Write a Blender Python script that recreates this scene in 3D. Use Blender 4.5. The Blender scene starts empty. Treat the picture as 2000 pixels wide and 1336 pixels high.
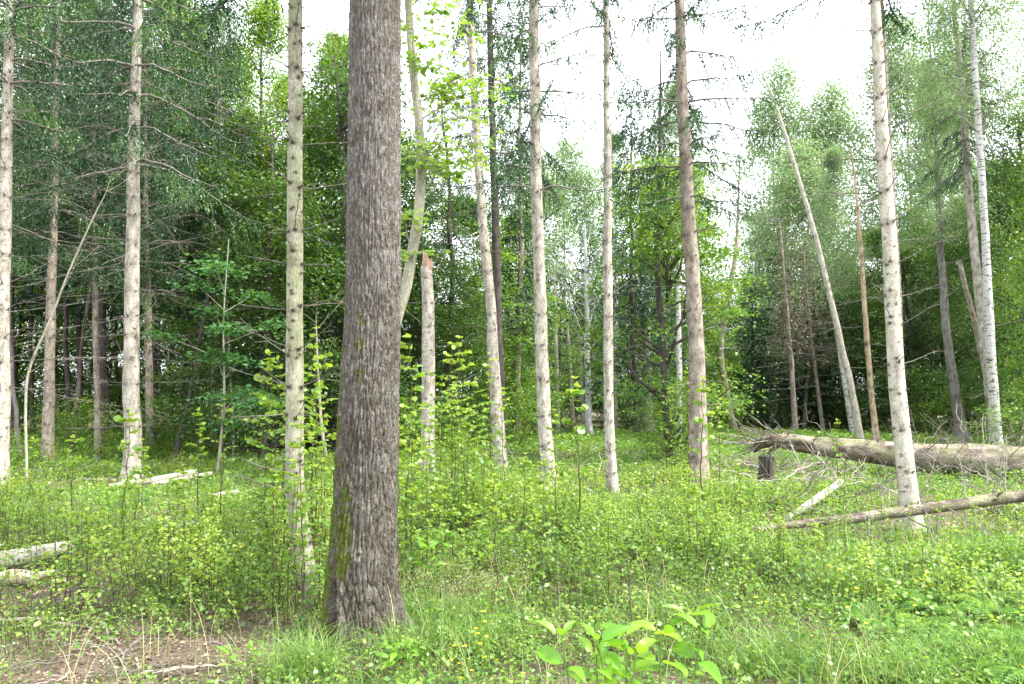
import bpy, math, random
import numpy as np
from mathutils import Vector

# ------------------------------------------------------------------ camera, world, sun, exposure
S = bpy.context.scene
COL = S.collection
F, PITCH, CAMH = 1480.0, math.radians(4.52), 1.6
cam_d = bpy.data.cameras.new('camera'); cam = bpy.data.objects.new('camera', cam_d); COL.objects.link(cam)
cam.location = (0, 0, CAMH); cam.rotation_euler = (math.radians(90) + PITCH, 0, 0)
cam_d.sensor_width = 36; cam_d.lens = 36 * F / 2000; cam_d.clip_start = 0.05; cam_d.clip_end = 2000
S.camera = cam

SUN_EL, SUN_AZ = math.radians(58), math.radians(112)     # azimuth clockwise from +Y (view direction): right, a little behind
w = bpy.data.worlds.new('World'); S.world = w; w.use_nodes = True
nt = w.node_tree; nt.nodes.clear()
sky = nt.nodes.new('ShaderNodeTexSky'); sky.sky_type = 'NISHITA'; sky.sun_disc = False
sky.sun_elevation = SUN_EL; sky.sun_rotation = SUN_AZ; sky.air_density = 1.0; sky.dust_density = 4.0
mixc = nt.nodes.new('ShaderNodeMix'); mixc.data_type = 'RGBA'; mixc.inputs[0].default_value = 0.78
mixc.inputs[7].default_value = (9.6, 9.9, 10.6, 1)        # bright thin cloud cover
bg = nt.nodes.new('ShaderNodeBackground'); bg.inputs[1].default_value = 0.12
out = nt.nodes.new('ShaderNodeOutputWorld')
nt.links.new(sky.outputs[0], mixc.inputs[6]); nt.links.new(mixc.outputs[2], bg.inputs[0]); nt.links.new(bg.outputs[0], out.inputs[0])

sd = bpy.data.lights.new('sun', 'SUN'); sd.energy = 3.0; sd.angle = math.radians(12); sd.color = (1.0, 0.955, 0.88)
sun = bpy.data.objects.new('sun', sd); COL.objects.link(sun)
sv = Vector((math.sin(SUN_AZ) * math.cos(SUN_EL), math.cos(SUN_AZ) * math.cos(SUN_EL), math.sin(SUN_EL)))
sun.rotation_euler = sv.to_track_quat('Z', 'Y').to_euler(); sun.location = sv * 40

S.view_settings.view_transform = 'Standard'; S.view_settings.look = 'None'
S.view_settings.exposure = 1.92; S.view_settings.gamma = 1.0; S.view_settings.use_curve_mapping = False
cy = S.cycles
cy.max_bounces = 7; cy.diffuse_bounces = 4; cy.glossy_bounces = 2; cy.transmission_bounces = 5; cy.transparent_max_bounces = 4
cy.caustics_reflective = False; cy.caustics_refractive = False; cy.use_denoising = True
cy.use_adaptive_sampling = True; cy.adaptive_threshold = 0.02

random.seed(5); R = np.random.default_rng(11)
ct, st = math.cos(PITCH), math.sin(PITCH)

def at(px, py, d):
    """world point seen at photo pixel (px, py) on the plane Y = d"""
    u = 668 - py
    y = F * ct - u * st; z = F * st + u * ct; k = d / y
    return np.array([(px - 1000) * k, d, CAMH + z * k])
def gx(px, d): return float((px - 1000) * d / (F * ct))
def scale_at(d): return d / F

# ------------------------------------------------------------------ noise
_P = np.random.default_rng(3).random(8192)
def _h(i, j, k): return _P[(i * 73856093 ^ j * 19349663 ^ k * 83492791) & 8191]
def noise3(p):
    p = np.asarray(p, float); i = np.floor(p).astype(np.int64); f = p - i; f = f * f * (3 - 2 * f)
    r = 0
    for a in (0, 1):
        for b in (0, 1):
            for c in (0, 1):
                wgt = (f[..., 0] if a else 1 - f[..., 0]) * (f[..., 1] if b else 1 - f[..., 1]) * (f[..., 2] if c else 1 - f[..., 2])
                r = r + wgt * _h(i[..., 0] + a, i[..., 1] + b, i[..., 2] + c)
    return r
def fbm(p, o=4):
    p = np.asarray(p, float); r = 0; a = 0.5
    for _ in range(o): r = r + a * noise3(p); p = p * 2.03 + 7.1; a *= 0.5
    return r
def n2(x, y, s, off=0.0):
    x = np.asarray(x, float); y = np.asarray(y, float)
    return fbm(np.stack([x / s + off, y / s - off, np.zeros_like(x) + off * 1.7], -1), 3)

def ground_z(x, y):
    x = np.asarray(x, float); y = np.asarray(y, float)
    return (n2(x, y, 3.0, 2.3) - 0.44) * 0.22 * np.clip(y / 6, 0.3, 1)

# ------------------------------------------------------------------ mesh building
class G:
    def __init__(s): s.v = []; s.f = {}; s.n = 0; s.bk = []; s.kn = []
    def add(s, v, faces, mi=0, tint=None, bk=None, kn=None):
        v = np.asarray(v, np.float32).reshape(-1, 3); faces = np.asarray(faces, np.int64)
        if len(faces) == 0: return
        key = (faces.shape[1], mi)
        t = np.full(len(faces), 0.5, np.float32) if tint is None else np.asarray(tint, np.float32)
        s.f.setdefault(key, []).append((faces + s.n, t))
        s.v.append(v); s.n += len(v)
        s.bk.append(np.asarray(bk, np.float32) if bk is not None else v)
        s.kn.append(np.asarray(kn, np.float32) if kn is not None else np.zeros(len(v), np.float32))
    def mesh(s, name, mats, smooth=True):
        me = bpy.data.meshes.new(name)
        v = np.concatenate(s.v); me.vertices.add(len(v)); me.vertices.foreach_set('co', v.ravel())
        idx = []; tot = []; mi = []; tint = []
        for (k, m), lst in s.f.items():
            for fa, t in lst:
                idx.append(fa.ravel()); tot.append(np.full(len(fa), k)); mi.append(np.full(len(fa), m)); tint.append(t)
        idx = np.concatenate(idx); tot = np.concatenate(tot); mi = np.concatenate(mi); tint = np.concatenate(tint)
        me.loops.add(len(idx)); me.loops.foreach_set('vertex_index', idx.astype(np.int32))
        me.polygons.add(len(tot)); st_ = np.concatenate([[0], np.cumsum(tot)[:-1]])
        me.polygons.foreach_set('loop_start', st_.astype(np.int32)); me.polygons.foreach_set('loop_total', tot.astype(np.int32))
        me.polygons.foreach_set('material_index', mi.astype(np.int32))
        me.polygons.foreach_set('use_smooth', np.full(len(tot), smooth))
        a = me.attributes.new('tint', 'FLOAT', 'FACE'); a.data.foreach_set('value', tint.astype(np.float32))
        a = me.attributes.new('bk', 'FLOAT_VECTOR', 'POINT'); a.data.foreach_set('vector', np.concatenate(s.bk).ravel().astype(np.float32))
        a = me.attributes.new('kn', 'FLOAT', 'POINT'); a.data.foreach_set('value', np.concatenate(s.kn))
        for m in (mats if isinstance(mats, (list, tuple)) else [mats]): me.materials.append(m)
        me.update(); return me

def link(name, me, parent=None, loc=None, rz=0.0, sc=None, label=None, cat=None, group=None, kind=None):
    o = bpy.data.objects.new(name, me); COL.objects.link(o)
    if parent is not None: o.parent = parent
    if loc is not None: o.location = tuple(float(c) for c in loc)
    if rz: o.rotation_euler.z = rz
    if sc is not None: o.scale = (sc, sc, sc) if isinstance(sc, (int, float)) else sc
    if label: o['label'] = label
    if cat: o['category'] = cat
    if group: o['group'] = group
    if kind: o['kind'] = kind
    return o
def thing(name, label, cat, loc=(0, 0, 0), group=None, rz=0.0, sc=None): return link(name, None, None, loc, rz, sc, label, cat, group)

def norm(a): return a / (np.linalg.norm(a, axis=-1, keepdims=True) + 1e-9)

def tube(g, P, r, sides=8, mi=0, tint=None, kn=None, cap=True, radf=None, l0=0.0):
    """swept tube through P (n,3) with radii r; bark coordinates are the straightened tube's"""
    P = np.asarray(P, float); n = len(P); r = np.broadcast_to(np.asarray(r, float), (n,))
    T = norm(np.gradient(P, axis=0))
    up = np.array([0, 1.0, 0]) if abs(T[0][1]) < 0.9 else np.array([1.0, 0, 0])
    N = np.zeros_like(P); u = norm(np.cross(np.cross(T[0], up), T[0])); N[0] = u
    for i in range(1, n): u = u - T[i] * np.dot(u, T[i]); u = u / (np.linalg.norm(u) + 1e-9); N[i] = u
    B = np.cross(T, N)
    a = np.linspace(0, 2 * math.pi, sides, endpoint=False)
    L = np.concatenate([[0], np.cumsum(np.linalg.norm(np.diff(P, axis=0), axis=1))]) + l0
    rr = r[:, None] * np.ones((1, sides))
    if radf is not None: rr = rr + radf(a[None, :], L[:, None], rr)
    V = P[:, None] + rr[..., None] * (np.cos(a)[None, :, None] * N[:, None] + np.sin(a)[None, :, None] * B[:, None])
    bk = np.stack([r[:, None] * np.cos(a)[None], r[:, None] * np.sin(a)[None], np.repeat(L[:, None], sides, 1)], -1)
    i, j = np.meshgrid(np.arange(n - 1), np.arange(sides), indexing='ij'); j2 = (j + 1) % sides
    q = np.stack([i * sides + j, i * sides + j2, (i + 1) * sides + j2, (i + 1) * sides + j], -1).reshape(-1, 4)
    K = None if kn is None else kn(a, L, rr)
    g.add(V.reshape(-1, 3), q, mi, None if tint is None else np.full(len(q), tint), bk.reshape(-1, 3), None if K is None else K.ravel())
    if cap:
        for e, row in ((0, 0), (n - 1, n - 1)):
            ring = V[row]; c = ring.mean(0)
            vv = np.vstack([ring, c]); jj = np.arange(sides)
            tr = np.stack([jj, (jj + 1) % sides, np.full(sides, sides)], -1)
            if e == 0: tr = tr[:, ::-1]
            g.add(vv, tr, mi, None if tint is None else np.full(len(tr), tint))
    return N, B, T, L

def smooth_path(P, n):
    """Catmull-Rom through control rows (any width)"""
    P = np.asarray(P, float)
    if len(P) == 2: t = np.linspace(0, 1, n)[:, None]; return P[0] * (1 - t) + P[1] * t
    Q = np.vstack([2 * P[0] - P[1], P, 2 * P[-1] - P[-2]])
    t = np.linspace(0, len(P) - 1 - 1e-6, n); i = t.astype(int); f = (t - i)[:, None]
    a, b, c, d = Q[i], Q[i + 1], Q[i + 2], Q[i + 3]
    return 0.5 * (2 * b + (c - a) * f + (2 * a - 5 * b + 4 * c - d) * f ** 2 + (3 * b - a - 3 * c + d) * f ** 3)

# leaf templates: x across, y along, z normal
RH = (np.array([[0, 0, 0], [-.36, .45, .10], [0, 1, -.04], [.36, .45, .10]]), np.array([[0, 3, 2, 1]]))
_lv = [[0, 0, 0], [-.30, .22, .06], [-.40, .5, .08], [-.24, .8, .03], [0, 1.06, -.10], [.24, .8, .03], [.40, .5, .08], [.30, .22, .06], [0, .5, 0]]
LEAF = (np.array(_lv), np.array([[0, 8, 2, 1], [8, 4, 3, 2], [0, 7, 6, 8], [8, 6, 5, 4]]))
ROUND = (np.array([[0, 0, 0], [-.36, .16, .05], [-.46, .5, .08], [-.28, .86, .02], [0, .98, -.06], [.28, .86, .02], [.46, .5, .08], [.36, .16, .05], [0, .5, 0]]), LEAF[1])
NEED = (np.array([[0, 0, 0], [-.13, .35, .02], [0, 1, 0], [.13, .35, .02]]), np.array([[0, 3, 2, 1]]))
def leaves(g, pos, u, n, size, tpl=RH, mi=0, tint=None, wid=1.0):
    pos = np.asarray(pos, float); N = len(pos)
    if N == 0: return
    u = norm(np.asarray(u, float)); n = np.asarray(n, float); n = norm(n - u * (n * u).sum(1, keepdims=True)); s = np.cross(u, n)
    size = np.broadcast_to(np.asarray(size, float), (N,)); T, Fc = tpl
    V = pos[:, None] + size[:, None, None] * (T[None, :, 0:1] * wid * s[:, None] + T[None, :, 1:2] * u[:, None] + T[None, :, 2:3] * n[:, None])
    k = len(T); fa = (Fc[None] + (np.arange(N) * k)[:, None, None]).reshape(-1, Fc.shape[1])
    if tint is None: tint = R.random(N)
    g.add(V.reshape(-1, 3), fa, mi, np.repeat(tint, len(Fc)))
def rdir(n, zs=1.0):
    v = R.normal(size=(n, 3)); v[:, 2] *= zs; return norm(v)

# ------------------------------------------------------------------ materials
def nodes(name):
    m = bpy.data.materials.new(name); m.use_nodes = True; t = m.node_tree; t.nodes.clear()
    o = t.nodes.new('ShaderNodeOutputMaterial'); return m, t, o
def N_(t, ty, **k):
    n = t.nodes.new(ty)
    for a, b in k.items(): setattr(n, a, b)
    return n
def ramp(t, src, stops):
    r = N_(t, 'ShaderNodeValToRGB'); e = r.color_ramp.elements
    while len(e) < len(stops): e.new(0.5)
    for i, (p, c) in enumerate(stops): e[i].position = p; e[i].color = (*c, 1) if len(c) == 3 else c
    t.links.new(src, r.inputs[0]); return r.outputs[0]
def mixrgb(t, fac, a, b, bt='MIX'):
    m = N_(t, 'ShaderNodeMix', data_type='RGBA', blend_type=bt)
    for v, i in ((fac, 0), (a, 6), (b, 7)):
        if hasattr(v, 'links') or hasattr(v, 'is_linked'): t.links.new(v, m.inputs[i])
        else: m.inputs[i].default_value = v if i == 0 else (*v, 1)
    return m.outputs[2]
def mth(t, op, a, b=None, c=None):
    m = N_(t, 'ShaderNodeMath', operation=op)
    for i, v in enumerate((a, b, c)):
        if v is None: continue
        if hasattr(v, 'is_linked'): t.links.new(v, m.inputs[i])
        else: m.inputs[i].default_value = v
    return m.outputs[0]
def attr(t, name, out='Fac'):
    return N_(t, 'ShaderNodeAttribute', attribute_name=name).outputs[out]
def scaled(t, vec, s):
    m = N_(t, 'ShaderNodeVectorMath', operation='MULTIPLY'); t.links.new(vec, m.inputs[0]); m.inputs[1].default_value = s; return m.outputs[0]
def noise(t, vec, sc, det=4, rough=0.55, dist=0.0):
    n = N_(t, 'ShaderNodeTexNoise'); n.inputs['Scale'].default_value = sc; n.inputs['Detail'].default_value = det
    n.inputs['Roughness'].default_value = rough; n.inputs['Distortion'].default_value = dist
    if vec is not None: t.links.new(vec, n.inputs['Vector'])
    return n.outputs['Fac']
def voro(t, vec, sc, feat='F1'):
    n = N_(t, 'ShaderNodeTexVoronoi', feature=feat); n.inputs['Scale'].default_value = sc
    t.links.new(vec, n.inputs['Vector']); return n.outputs['Distance']

def leafmat(name, dark, mid, light, trans=0.42, tboost=(1.5, 1.45, 0.7), gloss=0.04):
    m, t, o = nodes(name)
    ti = attr(t, 'tint'); oi = N_(t, 'ShaderNodeObjectInfo').outputs['Random']
    f = mth(t, 'ADD', mth(t, 'MULTIPLY', ti, 0.86), mth(t, 'MULTIPLY', oi, 0.14))
    c = ramp(t, f, [(0.0, dark), (0.5, mid), (1.0, light)])
    d = N_(t, 'ShaderNodeBsdfDiffuse'); tr = N_(t, 'ShaderNodeBsdfTranslucent'); gl = N_(t, 'ShaderNodeBsdfGlossy')
    gl.inputs['Roughness'].default_value = 0.45; gl.inputs['Color'].default_value = (0.8, 0.85, 0.8, 1)
    t.links.new(c, d.inputs[0]); t.links.new(mixrgb(t, 1.0, c, tboost, 'MULTIPLY'), tr.inputs[0])
    m1 = N_(t, 'ShaderNodeMixShader'); m1.inputs[0].default_value = trans; t.links.new(d.outputs[0], m1.inputs[1]); t.links.new(tr.outputs[0], m1.inputs[2])
    m2 = N_(t, 'ShaderNodeMixShader'); m2.inputs[0].default_value = gloss; t.links.new(m1.outputs[0], m2.inputs[1]); t.links.new(gl.outputs[0], m2.inputs[2])
    t.links.new(m2.outputs[0], o.inputs[0]); return m

def finish_bark(t, o, col, height, dist=0.01, rough=0.85, strength=0.8):
    b = N_(t, 'ShaderNodeBsdfPrincipled'); b.inputs['Roughness'].default_value = rough
    b.inputs['Specular IOR Level'].default_value = 0.25
    t.links.new(col, b.inputs['Base Color'])
    bp = N_(t, 'ShaderNodeBump'); bp.inputs['Strength'].default_value = strength; bp.inputs['Distance'].default_value = dist
    t.links.new(height, bp.inputs['Height']); t.links.new(bp.outputs[0], b.inputs['Normal']); t.links.new(b.outputs[0], o.inputs[0])

def sprucebark(name, a, b, c, moss=0.0, knotc=(0.035, 0.028, 0.022)):
    m, t, o = nodes(name); v = attr(t, 'bk', 'Vector'); oi = N_(t, 'ShaderNodeObjectInfo').outputs['Random']
    vs = scaled(t, v, (1, 1, .45))
    big = noise(t, vs, 9, 3); fine = noise(t, vs, 75, 4, 0.7); fl = voro(t, vs, 55)
    f = mth(t, 'ADD', mth(t, 'MULTIPLY', big, 0.5), mth(t, 'MULTIPLY', fine, 0.6))
    f = mth(t, 'SUBTRACT', f, mth(t, 'MULTIPLY', fl, 0.12))
    col = ramp(t, f, [(0.34, a), (0.48, b), (0.64, c)])
    spk = ramp(t, noise(t, v, 120, 2, 0.5), [(0.36, (1, 1, 1)), (0.41, (0, 0, 0))])
    col = mixrgb(t, mth(t, 'MULTIPLY', spk, 0.5), col, knotc)
    if moss > 0:
        mo = ramp(t, noise(t, scaled(t, v, (1, 1, .3)), 7, 3), [(0.5 - moss * .2, (0, 0, 0)), (0.62, (1, 1, 1))])
        col = mixrgb(t, mth(t, 'MULTIPLY', mo, moss), col, (0.16, 0.20, 0.07))
    kn = attr(t, 'kn'); col = mixrgb(t, kn, col, knotc)
    finish_bark(t, o, col, f, 0.008, 0.9, 0.9); return m

M = {}
M['bark_pale'] = sprucebark('spruce bark pale', (0.11, 0.095, 0.075), (0.32, 0.29, 0.235), (0.54, 0.51, 0.45))
M['bark_warm'] = sprucebark('spruce bark warm', (0.08, 0.063, 0.049), (0.25, 0.212, 0.168), (0.42, 0.375, 0.315))
M['bark_green'] = sprucebark('spruce bark greenish', (0.11, 0.10, 0.07), (0.26, 0.245, 0.18), (0.42, 0.41, 0.34), 0.45)
M['bark_light'] = sprucebark('pale smooth spruce bark', (0.22, 0.195, 0.155), (0.43, 0.395, 0.325), (0.60, 0.57, 0.50), 0.15)
M['bark_grey'] = sprucebark('bark grey', (0.08, 0.072, 0.064), (0.18, 0.165, 0.15), (0.32, 0.30, 0.28))
M['bark_dark'] = sprucebark('bark dark', (0.025, 0.022, 0.02), (0.065, 0.055, 0.048), (0.12, 0.10, 0.09))
M['bark_log'] = sprucebark('fallen trunk bark', (0.03, 0.024, 0.018), (0.12, 0.095, 0.073), (0.34, 0.30, 0.245), 0.4)
M['bark_orange'] = sprucebark('bark orange', (0.15, 0.11, 0.07), (0.34, 0.26, 0.165), (0.52, 0.44, 0.32))
M['bark_silver'] = sprucebark('bark silver', (0.30, 0.29, 0.28), (0.50, 0.49, 0.48), (0.68, 0.68, 0.68))
M['bark_sapling'] = sprucebark('smooth sapling bark', (0.18, 0.17, 0.12), (0.33, 0.31, 0.24), (0.46, 0.44, 0.37), 0.2)
M['twig'] = sprucebark('dead twig', (0.06, 0.052, 0.045), (0.15, 0.135, 0.115), (0.30, 0.27, 0.24))
M['twig_pale'] = sprucebark('weathered wood', (0.15, 0.125, 0.10), (0.34, 0.295, 0.245), (0.54, 0.49, 0.425))
M['stem'] = sprucebark('seedling stem', (0.035, 0.03, 0.018), (0.075, 0.06, 0.035), (0.13, 0.10, 0.055))
def birch():
    m, t, o = nodes('birch bark'); v = attr(t, 'bk', 'Vector')
    n1 = noise(t, scaled(t, v, (3, 3, 17)), 1.6, 4, 0.6); n2_ = noise(t, scaled(t, v, (4, 4, 40)), 2.0, 3)
    mk = ramp(t, n1, [(0.40, (1, 1, 1)), (0.45, (0, 0, 0))]); mk2 = ramp(t, n2_, [(0.36, (1, 1, 1)), (0.42, (0, 0, 0))])
    col = mixrgb(t, mk, (0.44, 0.425, 0.40), (0.04, 0.036, 0.032)); col = mixrgb(t, mth(t, 'MULTIPLY', mk2, 0.6), col, (0.2, 0.18, 0.16))
    col = mixrgb(t, attr(t, 'kn'), col, (0.03, 0.028, 0.025))
    finish_bark(t, o, col, n1, 0.006, 0.6, 0.5); return m
M['birch'] = birch()
def cutwood():
    m, t, o = nodes('freshly cut wood'); tc = N_(t, 'ShaderNodeTexCoord').outputs['Object']
    n = noise(t, tc, 14, 4); col = ramp(t, n, [(0.3, (0.34, 0.25, 0.16)), (0.6, (0.50, 0.42, 0.31)), (0.8, (0.58, 0.52, 0.42))])
    finish_bark(t, o, col, n, 0.004, 0.8, 0.6); return m
M['cut'] = cutwood()
def rottenwood():
    m, t, o = nodes('splintered wood'); v = attr(t, 'bk', 'Vector'); n = noise(t, scaled(t, v, (1, 1, .12)), 90, 4, .7)
    col = ramp(t, n, [(0.3, (0.13, 0.08, 0.055)), (0.55, (0.33, 0.23, 0.165)), (0.8, (0.50, 0.41, 0.32))])
    finish_bark(t, o, col, n, 0.01, 0.9, 1.0); return m
M['splinter'] = rottenwood()
def stumpm():
    m, t, o = nodes('weathered stump wood'); v = attr(t, 'bk', 'Vector'); n = noise(t, scaled(t, v, (1, 1, .1)), 60, 4, .7)
    col = ramp(t, n, [(0.3, (0.018, 0.015, 0.012)), (0.55, (0.06, 0.052, 0.043)), (0.8, (0.16, 0.145, 0.125))])
    finish_bark(t, o, col, n, 0.02, 0.9, 1.0); return m
M['stump'] = stumpm()
def bigbark():
    m, t, o = nodes('furrowed bark'); v = attr(t, 'bk', 'Vector'); tt = attr(t, 'kn')
    f1 = noise(t, scaled(t, v, (1, 1, .35)), 60, 5, 0.7); f2 = noise(t, v, 6, 3)
    f = mth(t, 'ADD', mth(t, 'MULTIPLY', f1, 0.7), mth(t, 'MULTIPLY', f2, 0.35))
    col = ramp(t, f, [(0.34, (0.040, 0.034, 0.027)), (0.50, (0.084, 0.075, 0.062)), (0.66, (0.180, 0.174, 0.16))])
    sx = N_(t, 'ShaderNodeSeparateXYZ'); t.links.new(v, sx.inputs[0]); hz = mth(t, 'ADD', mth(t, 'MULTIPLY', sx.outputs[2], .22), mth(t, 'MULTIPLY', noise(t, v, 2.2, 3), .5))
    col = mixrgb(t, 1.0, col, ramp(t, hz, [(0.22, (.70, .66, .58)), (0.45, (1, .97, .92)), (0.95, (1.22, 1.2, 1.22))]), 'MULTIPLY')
    li = ramp(t, noise(t, scaled(t, v, (1, 1, .6)), 9, 4, .65), [(0.60, (0, 0, 0)), (0.70, (1, 1, 1))]); col = mixrgb(t, mth(t, 'MULTIPLY', li, .35), col, (0.20, 0.21, 0.17))
    vd = noise(t, scaled(t, v, (1, 1, .5)), 14, 3, .6)
    ad = N_(t, 'ShaderNodeVectorMath', operation='ADD'); t.links.new(scaled(t, v, (1, 1, .15)), ad.inputs[0])
    sc_ = N_(t, 'ShaderNodeVectorMath', operation='SCALE'); t.links.new(v, sc_.inputs[0]); cb = N_(t, 'ShaderNodeCombineXYZ'); t.links.new(mth(t, 'MULTIPLY', vd, .11), cb.inputs[0]); t.links.new(mth(t, 'MULTIPLY', vd, -.09), cb.inputs[1]); t.links.new(cb.outputs[0], ad.inputs[1])
    ve = voro(t, ad.outputs[0], 72, 'DISTANCE_TO_EDGE'); pl = ramp(t, ve, [(0.0, (.72, .70, .68)), (0.12, (1, 1, 1)), (0.3, (1.12, 1.12, 1.12))])
    col = mixrgb(t, 1.0, col, pl, 'MULTIPLY')
    mo = noise(t, v, 45, 3, .7); mc = ramp(t, mo, [(0.3, (0.03, 0.045, 0.006)), (0.7, (0.105, 0.13, 0.018))])
    mk = ramp(t, mth(t, 'ADD', tt, mth(t, 'MULTIPLY', mth(t, 'SUBTRACT', noise(t, v, 13, 5, .75), 0.5), 2.0)), [(0.42, (0, 0, 0)), (0.60, (1, 1, 1))])
    col = mixrgb(t, mk, col, mc)
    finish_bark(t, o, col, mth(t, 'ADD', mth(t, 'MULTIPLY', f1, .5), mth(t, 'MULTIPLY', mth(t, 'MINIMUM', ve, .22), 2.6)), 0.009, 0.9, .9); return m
M['big'] = bigbark()

M['undergrowth'] = leafmat('seedling leaf', (0.035, 0.11, 0.02), (0.15, 0.275, 0.038), (0.44, 0.50, 0.085), 0.45, (1.4, 1.35, .75))
M['sapling'] = leafmat('sapling leaf', (0.045, 0.13, 0.022), (0.13, 0.25, 0.03), (0.33, 0.42, 0.05), 0.48, (1.4, 1.35, .8))
M['lime'] = leafmat('sunlit round leaf', (0.08, 0.17, 0.03), (0.17, 0.31, 0.045), (0.33, 0.44, 0.08), 0.5, (1.35, 1.3, .8))
M['bigleaf'] = leafmat('broad seedling leaf', (0.06, 0.18, 0.02), (0.12, 0.29, 0.025), (0.24, 0.40, 0.04), 0.5, (1.35, 1.3, .6), 0.03)
M['grass'] = leafmat('grass blade', (0.045, 0.12, 0.025), (0.12, 0.24, 0.04), (0.32, 0.40, 0.11), 0.35)
M['straw'] = leafmat('dry grass', (0.22, 0.20, 0.09), (0.38, 0.36, 0.18), (0.52, 0.50, 0.30), 0.3)
M['fern'] = leafmat('fern frond', (0.05, 0.14, 0.025), (0.12, 0.26, 0.04), (0.26, 0.38, 0.07), 0.4)
M['beech'] = leafmat('beech leaf', (0.018, 0.052, 0.016), (0.052, 0.118, 0.028), (0.15, 0.24, 0.04), 0.40, (1.5, 1.4, 0.7))
M['bright'] = leafmat('young tree leaf', (0.035, 0.10, 0.02), (0.105, 0.21, 0.034), (0.26, 0.36, 0.048), 0.5, (1.5, 1.4, .75))
M['birchleaf_hazed'] = leafmat('birch leaf paled for haze', (0.08, 0.15, 0.065), (0.17, 0.27, 0.12), (0.31, 0.41, 0.20), 0.5, (1.25, 1.2, 0.9))  # pale green carries the sky glare over the crowns; no haze is modelled
M['maple'] = leafmat('maple leaf', (0.03, 0.09, 0.034), (0.06, 0.155, 0.055), (0.12, 0.25, 0.08), 0.38)
M['needle'] = leafmat('spruce needles', (0.009, 0.028, 0.012), (0.028, 0.076, 0.024), (0.10, 0.20, 0.042), 0.15, (1.3, 1.4, 0.7))
M['needle_blue'] = leafmat('spruce needles dark', (0.012, 0.04, 0.025), (0.028, 0.075, 0.04), (0.06, 0.13, 0.05), 0.2, (1.2, 1.3, 0.8))
M['needle_dead'] = leafmat('dry spruce twigs', (0.06, 0.05, 0.035), (0.13, 0.11, 0.07), (0.22, 0.19, 0.12), 0.15, (1.1, 1.0, .9))
M['yellow'] = leafmat('yellow petals', (0.75, 0.50, 0.01), (0.85, 0.62, 0.01), (0.9, 0.72, 0.03), 0.3, (1, 1, 1))
M['litter'] = leafmat('leaf litter', (0.05, 0.032, 0.022), (0.17, 0.115, 0.075), (0.42, 0.33, 0.24), 0.05, (1, 1, 1), 0.02)

def groundmat():
    m, t, o = nodes('forest floor'); tc = N_(t, 'ShaderNodeTexCoord').outputs['Object']
    n1 = noise(t, tc, 0.9, 5); n2_ = noise(t, tc, 38, 5, .75)
    soil = ramp(t, n2_, [(0.3, (0.035, 0.026, 0.018)), (0.5, (0.12, 0.09, 0.066)), (0.72, (0.27, 0.215, 0.165))])
    gr = ramp(t, n2_, [(0.3, (0.025, 0.05, 0.01)), (0.7, (0.09, 0.15, 0.03))])
    mk = ramp(t, n1, [(0.50, (0, 0, 0)), (0.62, (1, 1, 1))])
    finish_bark(t, o, mixrgb(t, mk, soil, gr), n2_, 0.03, 0.95, 1.0); return m
M['ground'] = groundmat()

# ------------------------------------------------------------------ the ground
def ground():
    xs = np.concatenate([-np.geomspace(400, 22, 14), np.linspace(-20, 20, 201), np.geomspace(22, 400, 14)])
    ys = np.concatenate([[-60, -20, -8, -3], np.linspace(0, 40, 241), np.geomspace(42, 600, 20)])
    X, Y = np.meshgrid(xs, ys); Z = ground_z(X, Y) + (n2(X, Y, .25, 9) - .44) * .05 * (np.abs(X) < 21) * (Y < 41)
    V = np.stack([X, Y, Z], -1).reshape(-1, 3); nx = len(xs)
    i, j = np.meshgrid(np.arange(len(ys) - 1), np.arange(nx - 1), indexing='ij')
    q = np.stack([i * nx + j, i * nx + j + 1, (i + 1) * nx + j + 1, (i + 1) * nx + j], -1).reshape(-1, 4)
    g = G(); g.add(V, q); link('ground', g.mesh('ground', M['ground']), kind='structure')
ground()

# ------------------------------------------------------------------ branches
def branch_pts(p0, az, el, L, curve=0.35, n=9, wob=0.05, rise=0.0):
    """dead branch: leaves the trunk, sags, then lifts (or the reverse) at its tip"""
    s = np.linspace(0, 1, n); d = np.array([math.cos(az), math.sin(az)])
    r = s * L * math.cos(el); z = s * L * math.sin(el) + curve * L * (s ** 2) * 0.5 + rise * L * s
    P = np.stack([p0[0] + d[0] * r, p0[1] + d[1] * r, p0[2] + z], -1)
    wv = np.cumsum(R.normal(size=(n, 3)) * wob * L / n, 0); wv -= wv[0]
    return P + wv
def dead_branch(parent, name, p0, az, el, L, r0, mat, curve=0.3, twigs=4, wob=0.06):
    g = G(); P = branch_pts(p0, az, el, L, curve, 10, wob); n = len(P)
    tube(g, P, r0 * .8 * np.linspace(1, .22, n) + .0012, 5)
    for _ in range(twigs):
        i = random.randint(3, n - 2); a2 = az + random.choice((-1, 1)) * random.uniform(.35, 1.0)
        Q = branch_pts(P[i], a2, el + random.uniform(-.5, .2), L * random.uniform(.15, .42), random.uniform(-.5, .3), 6, .1)
        tube(g, Q, np.linspace(max(r0 * .35, .003), .0018, 6), 4, cap=False)
    return link(name, g.mesh(name, mat), parent)

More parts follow.
